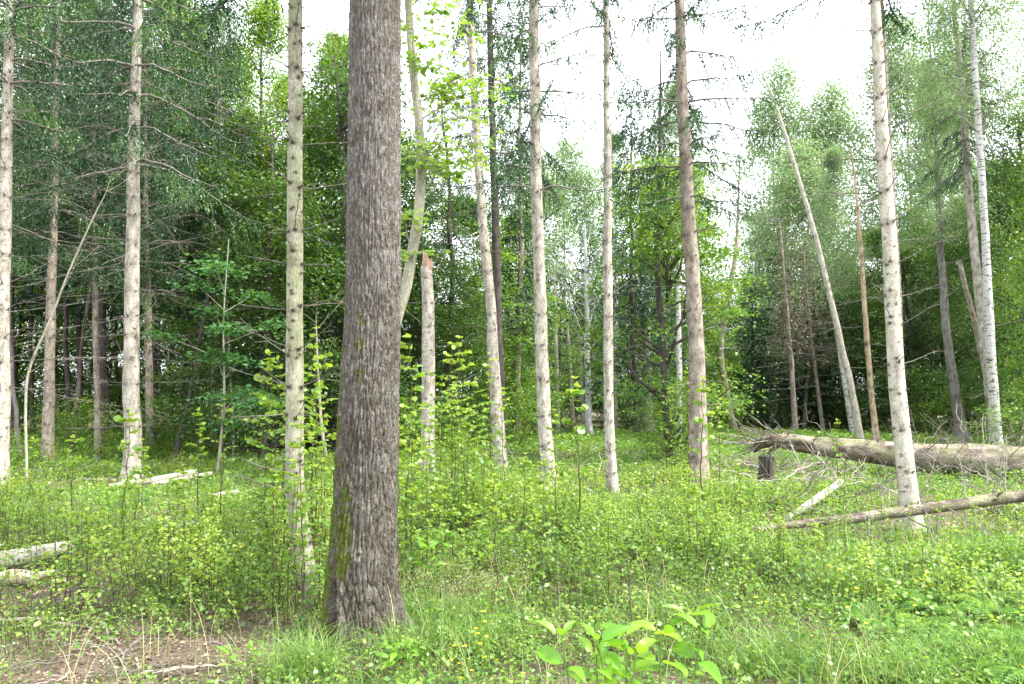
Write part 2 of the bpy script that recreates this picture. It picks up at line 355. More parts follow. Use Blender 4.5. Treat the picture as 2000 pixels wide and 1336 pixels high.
# ------------------------------------------------------------------ crowns (shared meshes, origin at crown base on the trunk axis)
def spruce_crown(H, Rmax, dens=1.0, droop=0.5, seed=1, spray=0.34, brmat='twig', needle='needle', top=0.15, patch=0.0, card=0.13):
    rr = np.random.default_rng(seed); g = G(); z = 0.0; pos = []; uu = []; nn = []; sz = []; tt = []
    while z < H:
        k = rr.integers(4, 6); a0 = rr.random() * 6.28
        for b in range(k):
            bb = rr.random() ** 1.6 * .75
            if rr.random() < patch: continue
            az = a0 + b * 6.283 / k + rr.normal() * .25; f = 1 - z / H
            L = Rmax * (top + (1 - top) * f ** .8) * rr.uniform(.6, 1.08); n = 10
            s = np.linspace(0, 1, n); d = np.array([math.cos(az), math.sin(az)])
            lift = 0.15 + .5 * (1 - f)
            zz = z + L * (lift * s - droop * s ** 1.6 + .22 * s ** 4)
            P = np.stack([d[0] * s * L, d[1] * s * L, zz], -1) + np.cumsum(rr.normal(size=(n, 3)) * .03 * L / n * 3, 0)
            tube(g, P, np.linspace(.010 + .006 * L, .003, n), 4, 1, cap=False)
            nt_ = int(L / .085 * dens); ts = rr.uniform(.12, 1, nt_) ** .8
            for q in ts:
                i = min(int(q * (n - 1)), n - 2); fr = q * (n - 1) - i; p = P[i] * (1 - fr) + P[i + 1] * fr
                side = rr.choice((-1, 1)); dirv = np.array([d[0] * .5 - side * d[1] * rr.uniform(.3, 1), d[1] * .5 + side * d[0] * rr.uniform(.3, 1), -rr.uniform(.1, 1.3)])
                dirv /= np.linalg.norm(dirv); l = spray * rr.uniform(.5, 1.4) * (1.15 - .5 * q)
                m = max(3, int(l / (card * .42)))
                sp = np.linspace(0.05, 1, m)[:, None]
                pts = p + dirv * l * sp + np.array([0, 0, -1.0]) * (l * .45) * sp ** 2
                dd = norm(dirv[None] + np.array([0, 0, -.6]) * sp + rr.normal(size=(m, 3)) * .8)
                pos.append(pts); uu.append(dd); nn.append(rr.normal(size=(m, 3)) + [0, 0, .8]); sz.append(card * rr.uniform(.7, 1.25, m))
                base = np.clip(bb + rr.normal() * .08, 0, 1); tt.append(np.clip(base + .35 * sp[:, 0] + rr.normal(size=m) * .1, 0, 1))
        z += rr.uniform(.30, .55) * (1 if H > 5 else .8)
    leaves(g, np.concatenate(pos), np.concatenate(uu), np.concatenate(nn), np.concatenate(sz), NEED, 0, np.concatenate(tt), 1.9)
    return g.mesh('spruce_crown', [M[needle], M[brmat]], True)

def broad_crown(H, Rx, z0, ncl, nleaf, lsize, seed=1, mat='beech', tpl=RH, flat=.35, bark='bark_dark', shape=0.55, hang=0.0, clr=.7, limbs=46):
    """layered sprays of leaves round real limbs; noise-gated so the outline breaks up. origin on the ground"""
    rr = np.random.default_rng(seed); g = G(); C = []
    while len(C) < ncl:
        h = rr.random(); a = rr.random() * 6.283
        prof = (math.sin(math.pi * min(1, (h * .88 + .12)) ** shape)) ** .65 if h < .98 else .15
        rad = Rx * prof * rr.random() ** .42
        p = np.array([math.cos(a) * rad, math.sin(a) * rad, z0 + h * (H - z0)])
        if noise3(p / 1.35 + seed * 9) < .46: continue
        C.append(p)
    C = np.array(C)
    for i in range(min(limbs, ncl)):
        e = C[i]; zb = max(.3, e[2] - np.hypot(e[0], e[1]) * rr.uniform(.5, 1.1)); n = 7; s = np.linspace(0, 1, n)[:, None]
        b = np.array([0, 0, zb]); P = b + (e - b) * s + np.array([0, 0, 1]) * (s * (1 - s)) * .6 * rr.normal() + rr.normal(size=(n, 3)) * .05 * s
        tube(g, P, np.linspace(.045, .008, n), 5, 1, cap=False)
    for c in C:
        m = int(nleaf * rr.uniform(.5, 1.4)); sc = clr * rr.uniform(.6, 1.3)
        o = rr.normal(size=(m, 3)) * [sc * .5, sc * .5, sc * .5 * flat]
        outw = np.array([c[0], c[1], 0]); outw = outw / (np.linalg.norm(outw) + .1)
        o[:, 2] -= .25 * (np.abs(o[:, 0] * outw[0] + o[:, 1] * outw[1])) + hang * rr.random(m) * sc
        u = norm(outw[None] * .6 + rr.normal(size=(m, 3)) * [.8, .8, .35] + [0, 0, -.25 - hang]); nrm = np.array([0, 0, 1.0]) + rr.normal(size=(m, 3)) * (.38 + hang)
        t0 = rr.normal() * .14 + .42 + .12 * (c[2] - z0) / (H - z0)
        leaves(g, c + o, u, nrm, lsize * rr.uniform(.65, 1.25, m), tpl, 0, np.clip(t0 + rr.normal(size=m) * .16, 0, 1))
    return g.mesh('broadleaf_crown', [M[mat], M[bark]], True)

CR = {}
CR['sp_full'] = spruce_crown(9, 2.5, 2.3, .62, 21, card=.05, spray=.36)
CR['sp_full2'] = spruce_crown(9, 2.3, 2.2, .75, 22, needle='needle', card=.052, spray=.40)
CR['sp_thin'] = spruce_crown(8, 1.9, 2.5, .5, 23, patch=.12, card=.052, spray=.32)
CR['sp_thin2'] = spruce_crown(8, 1.9, 2.3, .45, 24, patch=.2, card=.052, spray=.32)
CR['sp_dark'] = spruce_crown(11, 2.4, 1.4, .55, 25, needle='needle_blue', card=.13, spray=.42)
CR['sp_mid'] = spruce_crown(12, 2.0, 1.3, .6, 26, needle='needle', card=.13, spray=.4)
CR['sp_dead'] = spruce_crown(7, 1.5, .45, .35, 27, needle='needle_dead', card=.12, spray=.45)
CR['be_a'] = broad_crown(12, 3.0, .8, 620, 60, .105, 31)
CR['be_b'] = broad_crown(12, 3.3, 1.0, 560, 62, .11, 32)
CR['be_c'] = broad_crown(12, 3.1, .4, 640, 58, .115, 33, 'bright')
CR['be_d'] = broad_crown(12, 2.4, 1.5, 420, 60, .11, 34, 'bright', clr=.6)
CR['be_high'] = broad_crown(16, 3.2, 5.5, 420, 60, .12, 36, 'bright', clr=.8)
CR['bi_a'] = broad_crown(18, 3.2, 3.0, 760, 50, .125, 37, 'birchleaf_hazed', hang=.22, flat=.6, bark='bark_grey', clr=.85)
CR['bi_b'] = broad_crown(18, 2.4, 5.0, 460, 50, .115, 38, 'birchleaf_hazed', hang=.2, flat=.6, bark='bark_grey', clr=.8)
CR['be_backlit_tint'] = broad_crown(12, 3.0, .6, 520, 56, .12, 41, 'sapling')  # brighter sapling leaf colour stands in for backlight behind the left trunks
CR['near'] = broad_crown(9, 2.0, 1.2, 300, 60, .075, 39, 'bright', LEAF, clr=.55, flat=.3)

# ------------------------------------------------------------------ trees
def trunk_path(pts, d, lean=0.0, ext=0.0, n=None, zb=None):
    """pts: (px, py, width px) from base up -> rows x, y, z, radius; the base is dropped to the ground, the top may be extended"""
    rows = []
    for px, py, wpx in pts:
        p = at(px, py, d); rows.append([*p, wpx * .5 * d / F])
    rows = np.array(rows)
    g0 = float(ground_z(rows[0, 0], d)) - .08
    if rows[0, 2] > g0 + .02:
        k = (rows[1, :2] - rows[0, :2]) / max(rows[1, 2] - rows[0, 2], .1) * 0.6
        rows = np.vstack([[rows[0, 0] - k[0] * (rows[0, 2] - g0), d, g0, rows[0, 3] * 1.12], rows])
    else: rows[0, 2] = g0
    if ext > 0:
        a, b = rows[-2], rows[-1]; dr = (b[:3] - a[:3]); dr /= np.linalg.norm(dr); dr = norm(dr * .7 + np.array([0, 0, .3]))
        for q, rf in ((.5, .68), (1.0, .12)): rows = np.vstack([rows, [*(b[:3] + dr * ext * q), b[3] * rf]])
    Lg = rows[-1, 2] - rows[0, 2]
    return smooth_path(rows, n or max(12, int(Lg / .12)))

def pinetree(name, label, cat, pts, d, mat='bark_pale', ext=6.0, sides=20, ring=.02, whorl=.5, knots=5, nbr=20, brL=(.3, 1.3), brz=(1.0, 99),
             crown=None, cz=6.5, cs=1.0, group=None, brmat='twig', brr=.009, curve=.35, el=(-.25, .25), base_flare=.35, crz=None, stub=.03, twigs=3):
    Pr = trunk_path(pts, d, ext=ext, n=max(14, int((ext + 6) / ring)) if d < 20 else None)
    base = Pr[0, :3].copy(); base[2] = float(ground_z(base[0], base[1]))
    t = thing(name, label, cat, base, group)
    P = Pr[:, :3] - base; rad = Pr[:, 3].copy(); zz = P[:, 2]
    rad *= 1 + base_flare * np.exp(-np.clip(zz + .05, 0, 9) / .18) * (.5 if rad[0] < .06 else 1)
    P[:, 0] += (noise3(np.stack([zz / .9, zz * 0 + d, zz * 0 + pts[0][0]], -1)) - .5) * rad * .35
    L = np.concatenate([[0], np.cumsum(np.linalg.norm(np.diff(P, axis=0), axis=1))]); H = L[-1]
    K = []; z = random.uniform(.3, .6)
    while z < H:
        a0 = random.random() * 6.28
        for q in range(knots): K.append((z + random.gauss(0, .03), a0 + q * 6.283 / knots + random.gauss(0, .25), 1.0))
        for q in range(int(knots * 1.3)): K.append((z + random.uniform(.08, whorl), random.random() * 6.28, .5))
        z += whorl * random.uniform(.75, 1.25)
    K = np.array(K) if K else np.zeros((0, 3))
    ph = random.random() * 50
    def kn(a, LL, rr):
        o = np.zeros((len(LL), len(a)))
        for zk, ak, s in K:
            w1 = .017 * s + .009; i0, i1 = np.searchsorted(LL, [zk - .12, zk + .12])
            if i1 <= i0: continue
            dz = (LL[i0:i1, None] - zk); da = (np.angle(np.exp(1j * (a[None] - ak)))) * rr[i0:i1]
            o[i0:i1] = np.maximum(o[i0:i1], (.8 + .45 * s) * np.exp(-(dz / (w1 * .75)) ** 2 - (da / (w1 * 1.1)) ** 2))
            if s == 1: o[i0:i1] = np.maximum(o[i0:i1], .30 * np.exp(-(dz / .022) ** 2) * (noise3(np.stack([a * 3 + 0 * dz, 0 * da + zk * 9, dz * 20 + 0 * da], -1)) > .42))
        return np.clip(o, 0, 1)
    def radf(a, LL, rr):
        return rr * .16 * (fbm(np.stack([np.cos(a) * 1.3 + ph + LL * 0, np.sin(a) * 1.3 + LL * 0, LL * 1.6 + a * 0], -1), 3) - .44)
    g = G(); Nn, B, T, LL = tube(g, P, rad, sides, 0, kn=kn, radf=radf)
    # stubs where branches broke off, part of the bark surface
    vis = K[(K[:, 0] < 11)] if len(K) else K
    if d > 24: vis = vis[vis[:, 2] == 1]
    for zk, ak, s in vis:
        i = int(np.clip(np.searchsorted(L, zk), 1, len(L) - 1)); dirv = Nn[i] * math.cos(ak) + B[i] * math.sin(ak)
        p = P[i] + dirv * rad[i] * .9; ln = stub * (.4 if d > 24 else 1) * (random.uniform(.7, 2.2) if s == 1 else random.uniform(.3, .8))
        tube(g, [p, p + (dirv + np.array([0, 0, .25])) * ln * .6, p + (dirv + np.array([0, 0, .35])) * (ln + .02)], [.010 * (s + .3), .007 * (s + .3), .003], 5, 0, kn=lambda a, q, rr: np.full((len(q), len(a)), .8))
    link('trunk', g.mesh('trunk', M[mat]), t)
    cand = [k for k in K if k[2] == 1 and brz[0] < k[0] < brz[1]]
    random.shuffle(cand)
    for zk, ak, s in sorted(cand[:nbr], key=lambda k: k[0]):
        i = int(np.clip(np.searchsorted(L, zk), 1, len(L) - 1)); dirv = Nn[i] * math.cos(ak) + B[i] * math.sin(ak)
        az = math.atan2(dirv[1], dirv[0]); hf = min(1, .35 + zk / 7)
        Lb = random.uniform(*brL) * hf
        dead_branch(t, 'dead_branch', P[i] + dirv * rad[i] * .8, az, random.uniform(*el), Lb, brr * (.7 + .3 * Lb), M[brmat], curve * random.uniform(-.4, 1.5), twigs if Lb > .4 else 1)
    if crown:
        i = int(np.clip(np.searchsorted(P[:, 2], cz), 1, len(P) - 1))
        hsc = max(.3, (P[-1, 2] + .2 - cz)) / crz if crz else cs
        link('crown', CR[crown], t, (P[i, 0], P[i, 1], cz), random.random() * 6.28, (cs, cs, hsc if crz else cs))
    return t

# --- the big furrowed trunk
def big_tree():
    d = 5.15
    ctl = [(722, 1262, 190), (711, 1215, 146), (706, 1150, 128), (708, 1080, 120), (712, 1000, 115), (720, 800, 109), (728, 600, 103), (731, 300, 101), (733, 0, 99), (736, -400, 95), (742, -1200, 80)]
    rows = np.array([[*at(a, b, d), c * .5 * d / F] for a, b, c in ctl]); g0 = float(ground_z(rows[0, 0], d))
    rows[0, 2] = g0 - .10; rows = rows[np.argsort(rows[:, 2])]
    lo = smooth_path(rows, 6000); L = np.concatenate([[0], np.cumsum(np.linalg.norm(np.diff(lo[:, :3], axis=0), axis=1))])
    H = L[-1]; seg = np.concatenate([np.arange(0, 4.6, .0058), np.linspace(4.6, H, 60)])
    Pr = np.stack([np.interp(seg, L, lo[:, k]) for k in range(4)], -1)
    base = np.array([rows[0, 0], d, g0]); t = thing('broad_trunked_tree', 'thick dark tree with deeply furrowed grey bark and moss patches, nearest trunk of all', 'tree', base)
    sides = 300
    hold = {}
    def field(a, LL, rr):
        c, s = np.cos(a), np.sin(a)
        zz = LL + 0 * a; A = a + 0 * LL
        p = np.stack([c * 2.6 + 0 * LL, s * 2.6 + 0 * LL, zz * 1.5], -1)
        wv = (fbm(p, 3) - .44) * 2.4
        up = np.clip((zz - 1.2) / 2.2, 0, 1)
        q = np.stack([c * 13 + 0 * LL, s * 13 + 0 * LL, zz * 6.5], -1)
        r1 = 1 - np.abs(2 * fbm(q + wv[..., None] * [.6, .6, 0], 3) - .88) * 2.4
        # interlacing ridges: two families of slanted furrows
        k1 = np.abs(np.sin(A * 15 + zz * 11 + wv * 5.5)); k2 = np.abs(np.sin(A * 16 - zz * 12 - wv * 5.0 + 1.3))
        net = np.minimum(k1, k2) ** .6
        fine = fbm(np.stack([c * 34 + 0 * LL, s * 34 + 0 * LL, zz * 26], -1), 3) - .44
        str_ = fbm(np.stack([c * 20 + 0 * LL, s * 20 + 0 * LL, zz * 5 + wv * 1.5], -1), 3) - .44
        disp = (.008 * np.clip(r1, -1, 1) + .024 * (net - .5)) * (1 - .68 * up) + fine * .013 + str_ * (.020 + .004 * up)
        # smooth upper bark with a few horizontal seams
        for zs in (2.35, 2.62, 3.05, 3.42, 3.9, 4.2): disp -= .0045 * np.clip(wv + .3, 0, 1) * np.exp(-((zz - zs - .012 * np.sin(A * 2 + zs * 5) - .02 * wv) / .008) ** 2)
        # root flares and the hollow at the foot
        fl = np.exp(-zz / .26)
        disp += fl * .06 * (np.maximum(0, np.cos(A * 2.5 + .4)) ** 2 + .6 * np.maximum(0, np.cos(A * 4 + 2)) ** 3)
        return disp
    def radf(a, LL, rr):
        dsp = field(a, LL, rr); x = np.cos(a) * uN[0] + np.sin(a) * uB[0]; y = np.cos(a) * uN[1] + np.sin(a) * uB[1]
        hol = np.exp(-((np.angle(np.exp(1j * (np.arctan2(y, x) - math.radians(-130)))) / .17) ** 4)) * np.exp(-((LL - .28) / .22) ** 4)
        rim = np.exp(-((np.abs(np.angle(np.exp(1j * (np.arctan2(y, x) - math.radians(-130))))) - .33) / .1) ** 2) * np.exp(-((LL - .30) / .3) ** 4)
        scar = np.exp(-((np.angle(np.exp(1j * (np.arctan2(y, x) - math.radians(-86)))) / .16) ** 2) - ((LL - .71) / .05) ** 2)
        scar2 = np.exp(-((np.angle(np.exp(1j * (np.arctan2(y, x) - math.radians(-100)))) / .18) ** 2) - ((LL - 3.62) / .03) ** 2)
        return dsp - hol * .19 + rim * .02 + scar * .03 - .03 * np.exp(-((np.angle(np.exp(1j * (np.arctan2(y, x) - math.radians(-86)))) / .07) ** 2) - ((LL - .71) / .02) ** 2) - .012 * scar2
    def kn(a, LL, rr):
        x = np.cos(a) * uN[0] + np.sin(a) * uB[0]; y = np.cos(a) * uN[1] + np.sin(a) * uB[1]; az = np.arctan2(y, x)[None]; z = LL[:, None]
        side = np.exp(-((np.angle(np.exp(1j * (az - math.radians(-160)))) / .50) ** 2)) * np.clip(1.15 - z / 2.9, 0, 1)
        p2 = np.exp(-((np.angle(np.exp(1j * (az - math.radians(-118)))) / .38) ** 2) - ((z - .85) / .42) ** 2) * .9
        p3 = np.exp(-((np.angle(np.exp(1j * (az - math.radians(-100)))) / .2) ** 2) - ((z - 1.85) / .07) ** 2) * .8
        p4 = np.exp(-((np.angle(np.exp(1j * (az - math.radians(-110)))) / .5) ** 2) - ((z - 2.2) / .5) ** 2) * .35
        hol = np.exp(-((np.angle(np.exp(1j * (az - math.radians(-130)))) / .17) ** 4)) * np.exp(-((z - .28) / .22) ** 4)
        return np.clip(np.maximum.reduce([side * .95, p2 * .85, p3, p4 * 1.2]) * (1 - hol) - hol, -1, 1)
    # frame axes of the near-vertical tube
    T0 = norm(Pr[1, :3] - Pr[0, :3]); up = np.array([0, 1.0, 0]); uN = norm(np.cross(np.cross(T0, up), T0)); uB = np.cross(T0, uN)
    g = G(); tube(g, Pr[:, :3] - base, Pr[:, 3], sides, 0, kn=kn, radf=radf)
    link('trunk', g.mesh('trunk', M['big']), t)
    link('crown', CR['be_high'], t, (0, 0, 2.6), 1.0, (.75, .75, .78))
big_tree()

# ------------------------------------------------------------------ the trunks one can point to (pixel rows from base up, distance in metres)
SP = 'spruce'
pinetree('spruce_tree', 'pale knotty spruce trunk cut by the left edge of the picture, with long dead twigs', SP,
         [(2, 965, 30), (5, 750, 26), (8, 550, 23), (12, 300, 20), (17, 100, 16), (22, -60, 13)], 13.2, ext=7, nbr=90, brL=(.6, 2.4), brr=.0048, crown='sp_thin', cz=6.6, crz=8, el=(-.2, .35), curve=.3, brz=(1.8, 11), twigs=6)
pinetree('spruce_tree', 'flaky pale spruce bristling with curved dead branches, second large trunk from the left edge', SP,
         [(258, 935, 38), (258, 870, 32), (257, 650, 28), (260, 400, 25), (264, 200, 20), (268, 60, 17), (272, -60, 14)], 15.6, ext=9, nbr=98, brL=(.6, 2.3), brr=.0052, crown='sp_full', cz=6.6, crz=9, el=(-.35, .15), curve=.7, brz=(1.0, 11), twigs=7)
pinetree('spruce_tree', 'slim pale spruce trunk, greenish at its foot, just left of the thick furrowed trunk', SP,
         [(602, 1165, 40), (590, 1060, 38), (578, 960, 36), (575, 800, 34), (575, 600, 32), (576, 400, 30), (577, 200, 29), (577, -40, 27)], 6.35, 'bark_green', ext=7, ring=.011, sides=34, whorl=.34, knots=5, nbr=42, brL=(.3, 1.0), brr=.0058, el=(-.1, .4), curve=.3, brz=(.9, 5.2), crown='sp_thin2', cz=5.6, crz=8, stub=.016)
def broken_trunk():
    t = pinetree('broken_spruce_trunk', 'snapped spruce trunk ending in a jagged splintered top, right of the thick furrowed trunk', 'dead tree',
         [(836, 935, 27), (836, 800, 26), (835, 650, 25), (834, 520, 22)], 15.8, 'bark_pale', ext=0, nbr=9, brL=(.5, 2.0), brr=.009, el=(.0, .7), brz=(1.2, 4))
    P = at(834, 520, 15.8); b = np.array(t.location); r = 22 * .5 * 15.8 / F; g = G(); n = 22
    tube(g, [P - b - [0, 0, .1], P - b + [0, 0, .1]], [r * .97, r * .93], 14)
    for k in range(n):
        a = k * 6.283 / n; o = np.array([math.cos(a), math.sin(a), 0]) * r * random.uniform(.55, .9); h = random.uniform(.12, .30) + .12 * math.cos(a - 2.8)
        p0 = P - b + o - [0, 0, .05]
        tube(g, [p0, p0 + [0, 0, h * .6], p0 + [random.gauss(0, .01), random.gauss(0, .01), h + .05]], [.028, .022, .004], 4)
    link('splintered_top', g.mesh('splintered_top', M['splinter']), t)
broken_trunk()
pinetree('spruce_tree', 'pale knotty trunk crossed by bright lime leaves near its top', SP,
         [(980, 930, 27), (968, 750, 24), (958, 600, 20), (945, 450, 19), (933, 300, 17), (925, 150, 16), (917, -20, 14)], 16.3, ext=6, nbr=26, brL=(.2, .9), brr=.009, crown='sp_thin2', cz=9.8, crz=6)
pinetree('spruce_tree', 'thin blackish trunk rising close beside the pale trunk with lime leaves', SP,
         [(980, 890, 16), (977, 720, 16), (972, 600, 16), (967, 400, 15), (960, 200, 13), (956, 0, 11)], 22.5, 'bark_dark', ext=5, nbr=50, brL=(.4, 1.8), brr=.011, crown='sp_thin', cz=7.5, crz=9, cs=1.2, brmat='bark_dark')
pinetree('spruce_tree', 'straight pale trunk with dark whorl rings, at the middle of the picture', SP,
         [(1074, 962, 31), (1068, 880, 27), (1062, 800, 26), (1056, 600, 24), (1048, 400, 23), (1045, 200, 21), (1042, 0, 19)], 13.3, ext=7, ring=.035, nbr=16, brL=(.15, .8), brr=.008, crown='sp_thin2', cz=5.4, crz=10, cs=.85)
pinetree('spruce_tree', 'slender pale trunk standing clear in the sunny herbs, thinnest of the central pale ones', SP,
         [(1197, 960, 23), (1190, 850, 20), (1188, 700, 19), (1187, 500, 18), (1186, 300, 15), (1185, 150, 13), (1183, -10, 11)], 13.5, ext=5, ring=.035, nbr=30, brL=(.3, 1.1), brr=.0065, crown='sp_thin2', cz=8.6, crz=6, cs=.85)
pinetree('spruce_tree', 'stout pinkish brown spruce trunk with green needles up high, left of the sky gap', SP,
         [(1367, 935, 40), (1363, 850, 34), (1358, 650, 30), (1347, 450, 28), (1337, 250, 24), (1329, 80, 21), (1326, -20, 18)], 15.7, 'bark_warm', ext=8, ring=.04, sides=20, nbr=60, brL=(.3, 1.5), brr=.010, crown='sp_thin', cz=5.9, crz=10, cs=1.05)
pinetree('spruce_tree', 'thin brown trunk half hidden behind the stout pinkish spruce', SP,
         [(1351, 922, 14), (1352, 800, 13), (1350, 650, 12), (1346, 450, 11)], 17.8, 'bark_warm', ext=5, nbr=12, brL=(.3, 1.0), brr=.006)
pinetree('leaning_dead_spruce', 'bare pale spruce pole leaning left over the fallen log', 'dead tree',
         [(1680, 858, 15), (1665, 770, 13), (1635, 640, 12), (1600, 490, 10), (1560, 350, 8), (1520, 220, 6), (1485, 130, 3)], 31, 'bark_light', ext=0, sides=10, whorl=.8, nbr=42, brL=(.6, 2.2), brr=.012, brz=(1, 16))
pinetree('birch_tree', 'birch stem leaning alongside the bare pole, dark blotched, seen behind it', 'birch',
         [(1667, 850, 11), (1648, 740, 9), (1626, 600, 7), (1598, 480, 5), (1566, 370, 3)], 36, 'birch', ext=1.5, sides=10, knots=1, nbr=4, brL=(.4, 1.2), crown='bi_b', cz=4, cs=.55)
pinetree('spruce_tree', 'thin dead trunk with orange bark patches, right of the leaning pole', 'dead tree',
         [(1712, 868, 13), (1703, 780, 11), (1692, 650, 10), (1682, 500, 8), (1675, 400, 6), (1662, 290, 3)], 29, 'bark_orange', ext=0, sides=10, nbr=24, brL=(.4, 1.8), brr=.010)
pinetree('spruce_tree', 'pale grey-green trunk with black branch rings, in front of the thick fallen log', SP,
         [(1785, 1030, 40), (1774, 960, 35), (1765, 880, 33), (1752, 740, 31), (1743, 600, 29), (1733, 400, 27), (1720, 200, 24), (1708, -20, 19)], 9.8, 'bark_light', ext=6, ring=.016, sides=22, whorl=.42, knots=6, nbr=40, brL=(.2, 1.3), brr=.0075, el=(-.1, .5), curve=.2, brz=(1, 7.4), stub=.02, crown='sp_thin2', cz=7.4, crz=7)
pinetree('spruce_tree', 'thin tan trunk showing just behind the top of the pale grey-green trunk', SP,
         [(1762, 875, 10), (1757, 600, 9), (1742, 350, 8), (1728, 100, 7), (1722, -20, 6)], 25, 'bark_warm', ext=4, sides=10, nbr=26, brL=(.4, 2.4), brr=.012, brz=(7, 14))
pinetree('spruce_tree', 'knotty tan trunk with dark hanging crown, crossing behind the tall birch', SP,
         [(1944, 870, 19), (1936, 800, 18), (1925, 700, 17), (1910, 550, 16), (1895, 400, 15), (1881, 200, 13), (1868, 60, 10)], 28, 'bark_pale', ext=5, sides=12, nbr=22, brL=(.4, 1.6), brr=.012, crown='sp_full2', cz=10.3, crz=8, cs=.95)
pinetree('birch_tree', 'white barked birch with black marks, tallest white stem near the right edge', 'birch',
         [(1946, 880, 25), (1940, 780, 19), (1932, 620, 17), (1923, 450, 14), (1914, 300, 13), (1905, 150, 12), (1894, -20, 9)], 25.5, 'birch', ext=5, sides=14, knots=1, nbr=8, brL=(.5, 1.6), crown='bi_a', cz=9.5, cs=.62)
pinetree('grey_tree', 'smooth grey dark-footed tree between the pale grey-green trunk and the white birch', 'tree',
         [(1878, 852, 25), (1866, 770, 18), (1850, 650, 15), (1838, 500, 13), (1832, 350, 10), (1824, 220, 7)], 33, 'bark_grey', ext=5, sides=12, knots=1, nbr=8, brL=(.8, 2.4), brr=.02, el=(.3, .9), crown='bi_a', cz=7, cs=.55)
pinetree('broken_pole', 'thin broken pole leaning left of the white birch, its top snapped off', 'dead tree',
         [(1937, 800, 13), (1915, 680, 11), (1893, 590, 10), (1873, 508, 8)], 30, 'bark_warm', ext=0, sides=10, nbr=5, brL=(.3, 1.0))
pinetree('crooked_tree', 'reddish brown crooked trunk bending beside the white sky gap', 'tree',
         [(1433, 838, 14), (1420, 770, 12), (1409, 700, 11), (1411, 640, 10), (1424, 570, 10), (1436, 500, 8), (1442, 400, 5)], 42, 'bark_warm', ext=3, sides=10, knots=2, nbr=16, brL=(.6, 2.2), brr=.018, crown='sp_thin2', cz=6, cs=.6)
pinetree('spruce_tree', 'thin brown dead trunk with dry grey twigs, above the left end of the fallen log', 'dead tree',
         [(1553, 830, 11), (1545, 700, 9), (1535, 580, 7), (1525, 460, 4)], 40, 'bark_warm', ext=1, sides=9, nbr=60, brL=(1.0, 3.0), brr=.014, brz=(1.2, 14), crown='sp_dead', cz=4.5, cs=.9)
pinetree('spruce_tree', 'slightly leaning twiggy dead trunk between the thin brown one and the leaning pole', 'dead tree',
         [(1607, 832, 8), (1592, 720, 7), (1580, 620, 6), (1572, 520, 4)], 41, 'bark_warm', ext=1, sides=9, nbr=60, brL=(1.0, 3.0), brr=.014, brz=(1.2, 14), crown='sp_dead', cz=4.0, cs=1.0)
# centre distance
pinetree('dead_pale_tree', 'silvery dead tree forking into bare white branches, deep in the centre gap', 'dead tree',
         [(1151, 848, 14), (1148, 740, 12), (1147, 620, 10), (1145, 540, 8), (1143, 470, 5)], 37, 'bark_silver', ext=1, sides=10, knots=2, nbr=26, brL=(1.2, 3.4), brr=.026, brz=(4.2, 9), el=(.3, .9), curve=.4, brmat='bark_silver', twigs=5)
pinetree('bare_pole', 'thin tan pole left of the silvery dead tree, tallest of the bare poles there', 'dead tree', [(1091, 838, 8), (1087, 700, 7), (1083, 560, 5)], 42, 'bark_pale', ext=2, sides=8, nbr=30, brL=(.6, 2.0), brr=.012)
pinetree('bare_pole', 'short tan pole immediately left of the silvery dead tree, leaning slightly left', 'dead tree', [(1121, 838, 8), (1115, 730, 7), (1108, 630, 4)], 42, 'bark_pale', ext=0, sides=8, nbr=22, brL=(.6, 2.0), brr=.012)
pinetree('bare_pole', 'thinnest tan pole touching the silvery dead tree on its left', 'dead tree', [(1139, 838, 6), (1136, 730, 6), (1131, 650, 3)], 40, 'bark_pale', ext=0, sides=8, nbr=16, brL=(.6, 1.6), brr=.012)
pinetree('grey_tree', 'smooth light grey trunk close behind the slender pale trunk right of centre', 'tree', [(1200, 835, 11), (1202, 700, 10), (1203, 560, 8)], 44, 'bark_silver', ext=5, sides=10, knots=1, nbr=3, brL=(.6, 1.6), crown='bi_b', cz=5, cs=.7)
pinetree('grey_tree', 'thick grey distant trunk in the centre gap, wrapped in leaves above', 'tree', [(1266, 845, 24), (1264, 740, 20), (1262, 640, 18), (1258, 540, 15)], 39, 'bark_grey', ext=5, sides=12, knots=2, nbr=6, brL=(.6, 2), crown='be_d', cz=3.6, cs=.62)
pinetree('leafy_tree', 'dark twisting tree clad in bright leaves, just left of the stout pinkish spruce', 'tree', [(1309, 905, 15), (1300, 800, 13), (1296, 690, 12), (1289, 600, 12), (1282, 480, 11), (1288, 330, 8), (1290, 200, 5)], 20.5, 'bark_dark', ext=2, sides=12, knots=2, nbr=14, brL=(.4, 1.4), brr=.01, el=(.2, .8), crown='near', cz=.05, cs=(1.1))
pinetree('birch_tree', 'thin white birch half hidden in leaves, right behind the leafy dark trunk', 'birch', [(1326, 872, 13), (1326, 700, 11), (1325, 540, 9)], 31, 'birch', ext=4, sides=10, knots=1, nbr=3, brL=(.6, 1.6), crown='bi_b', cz=6, cs=.5)
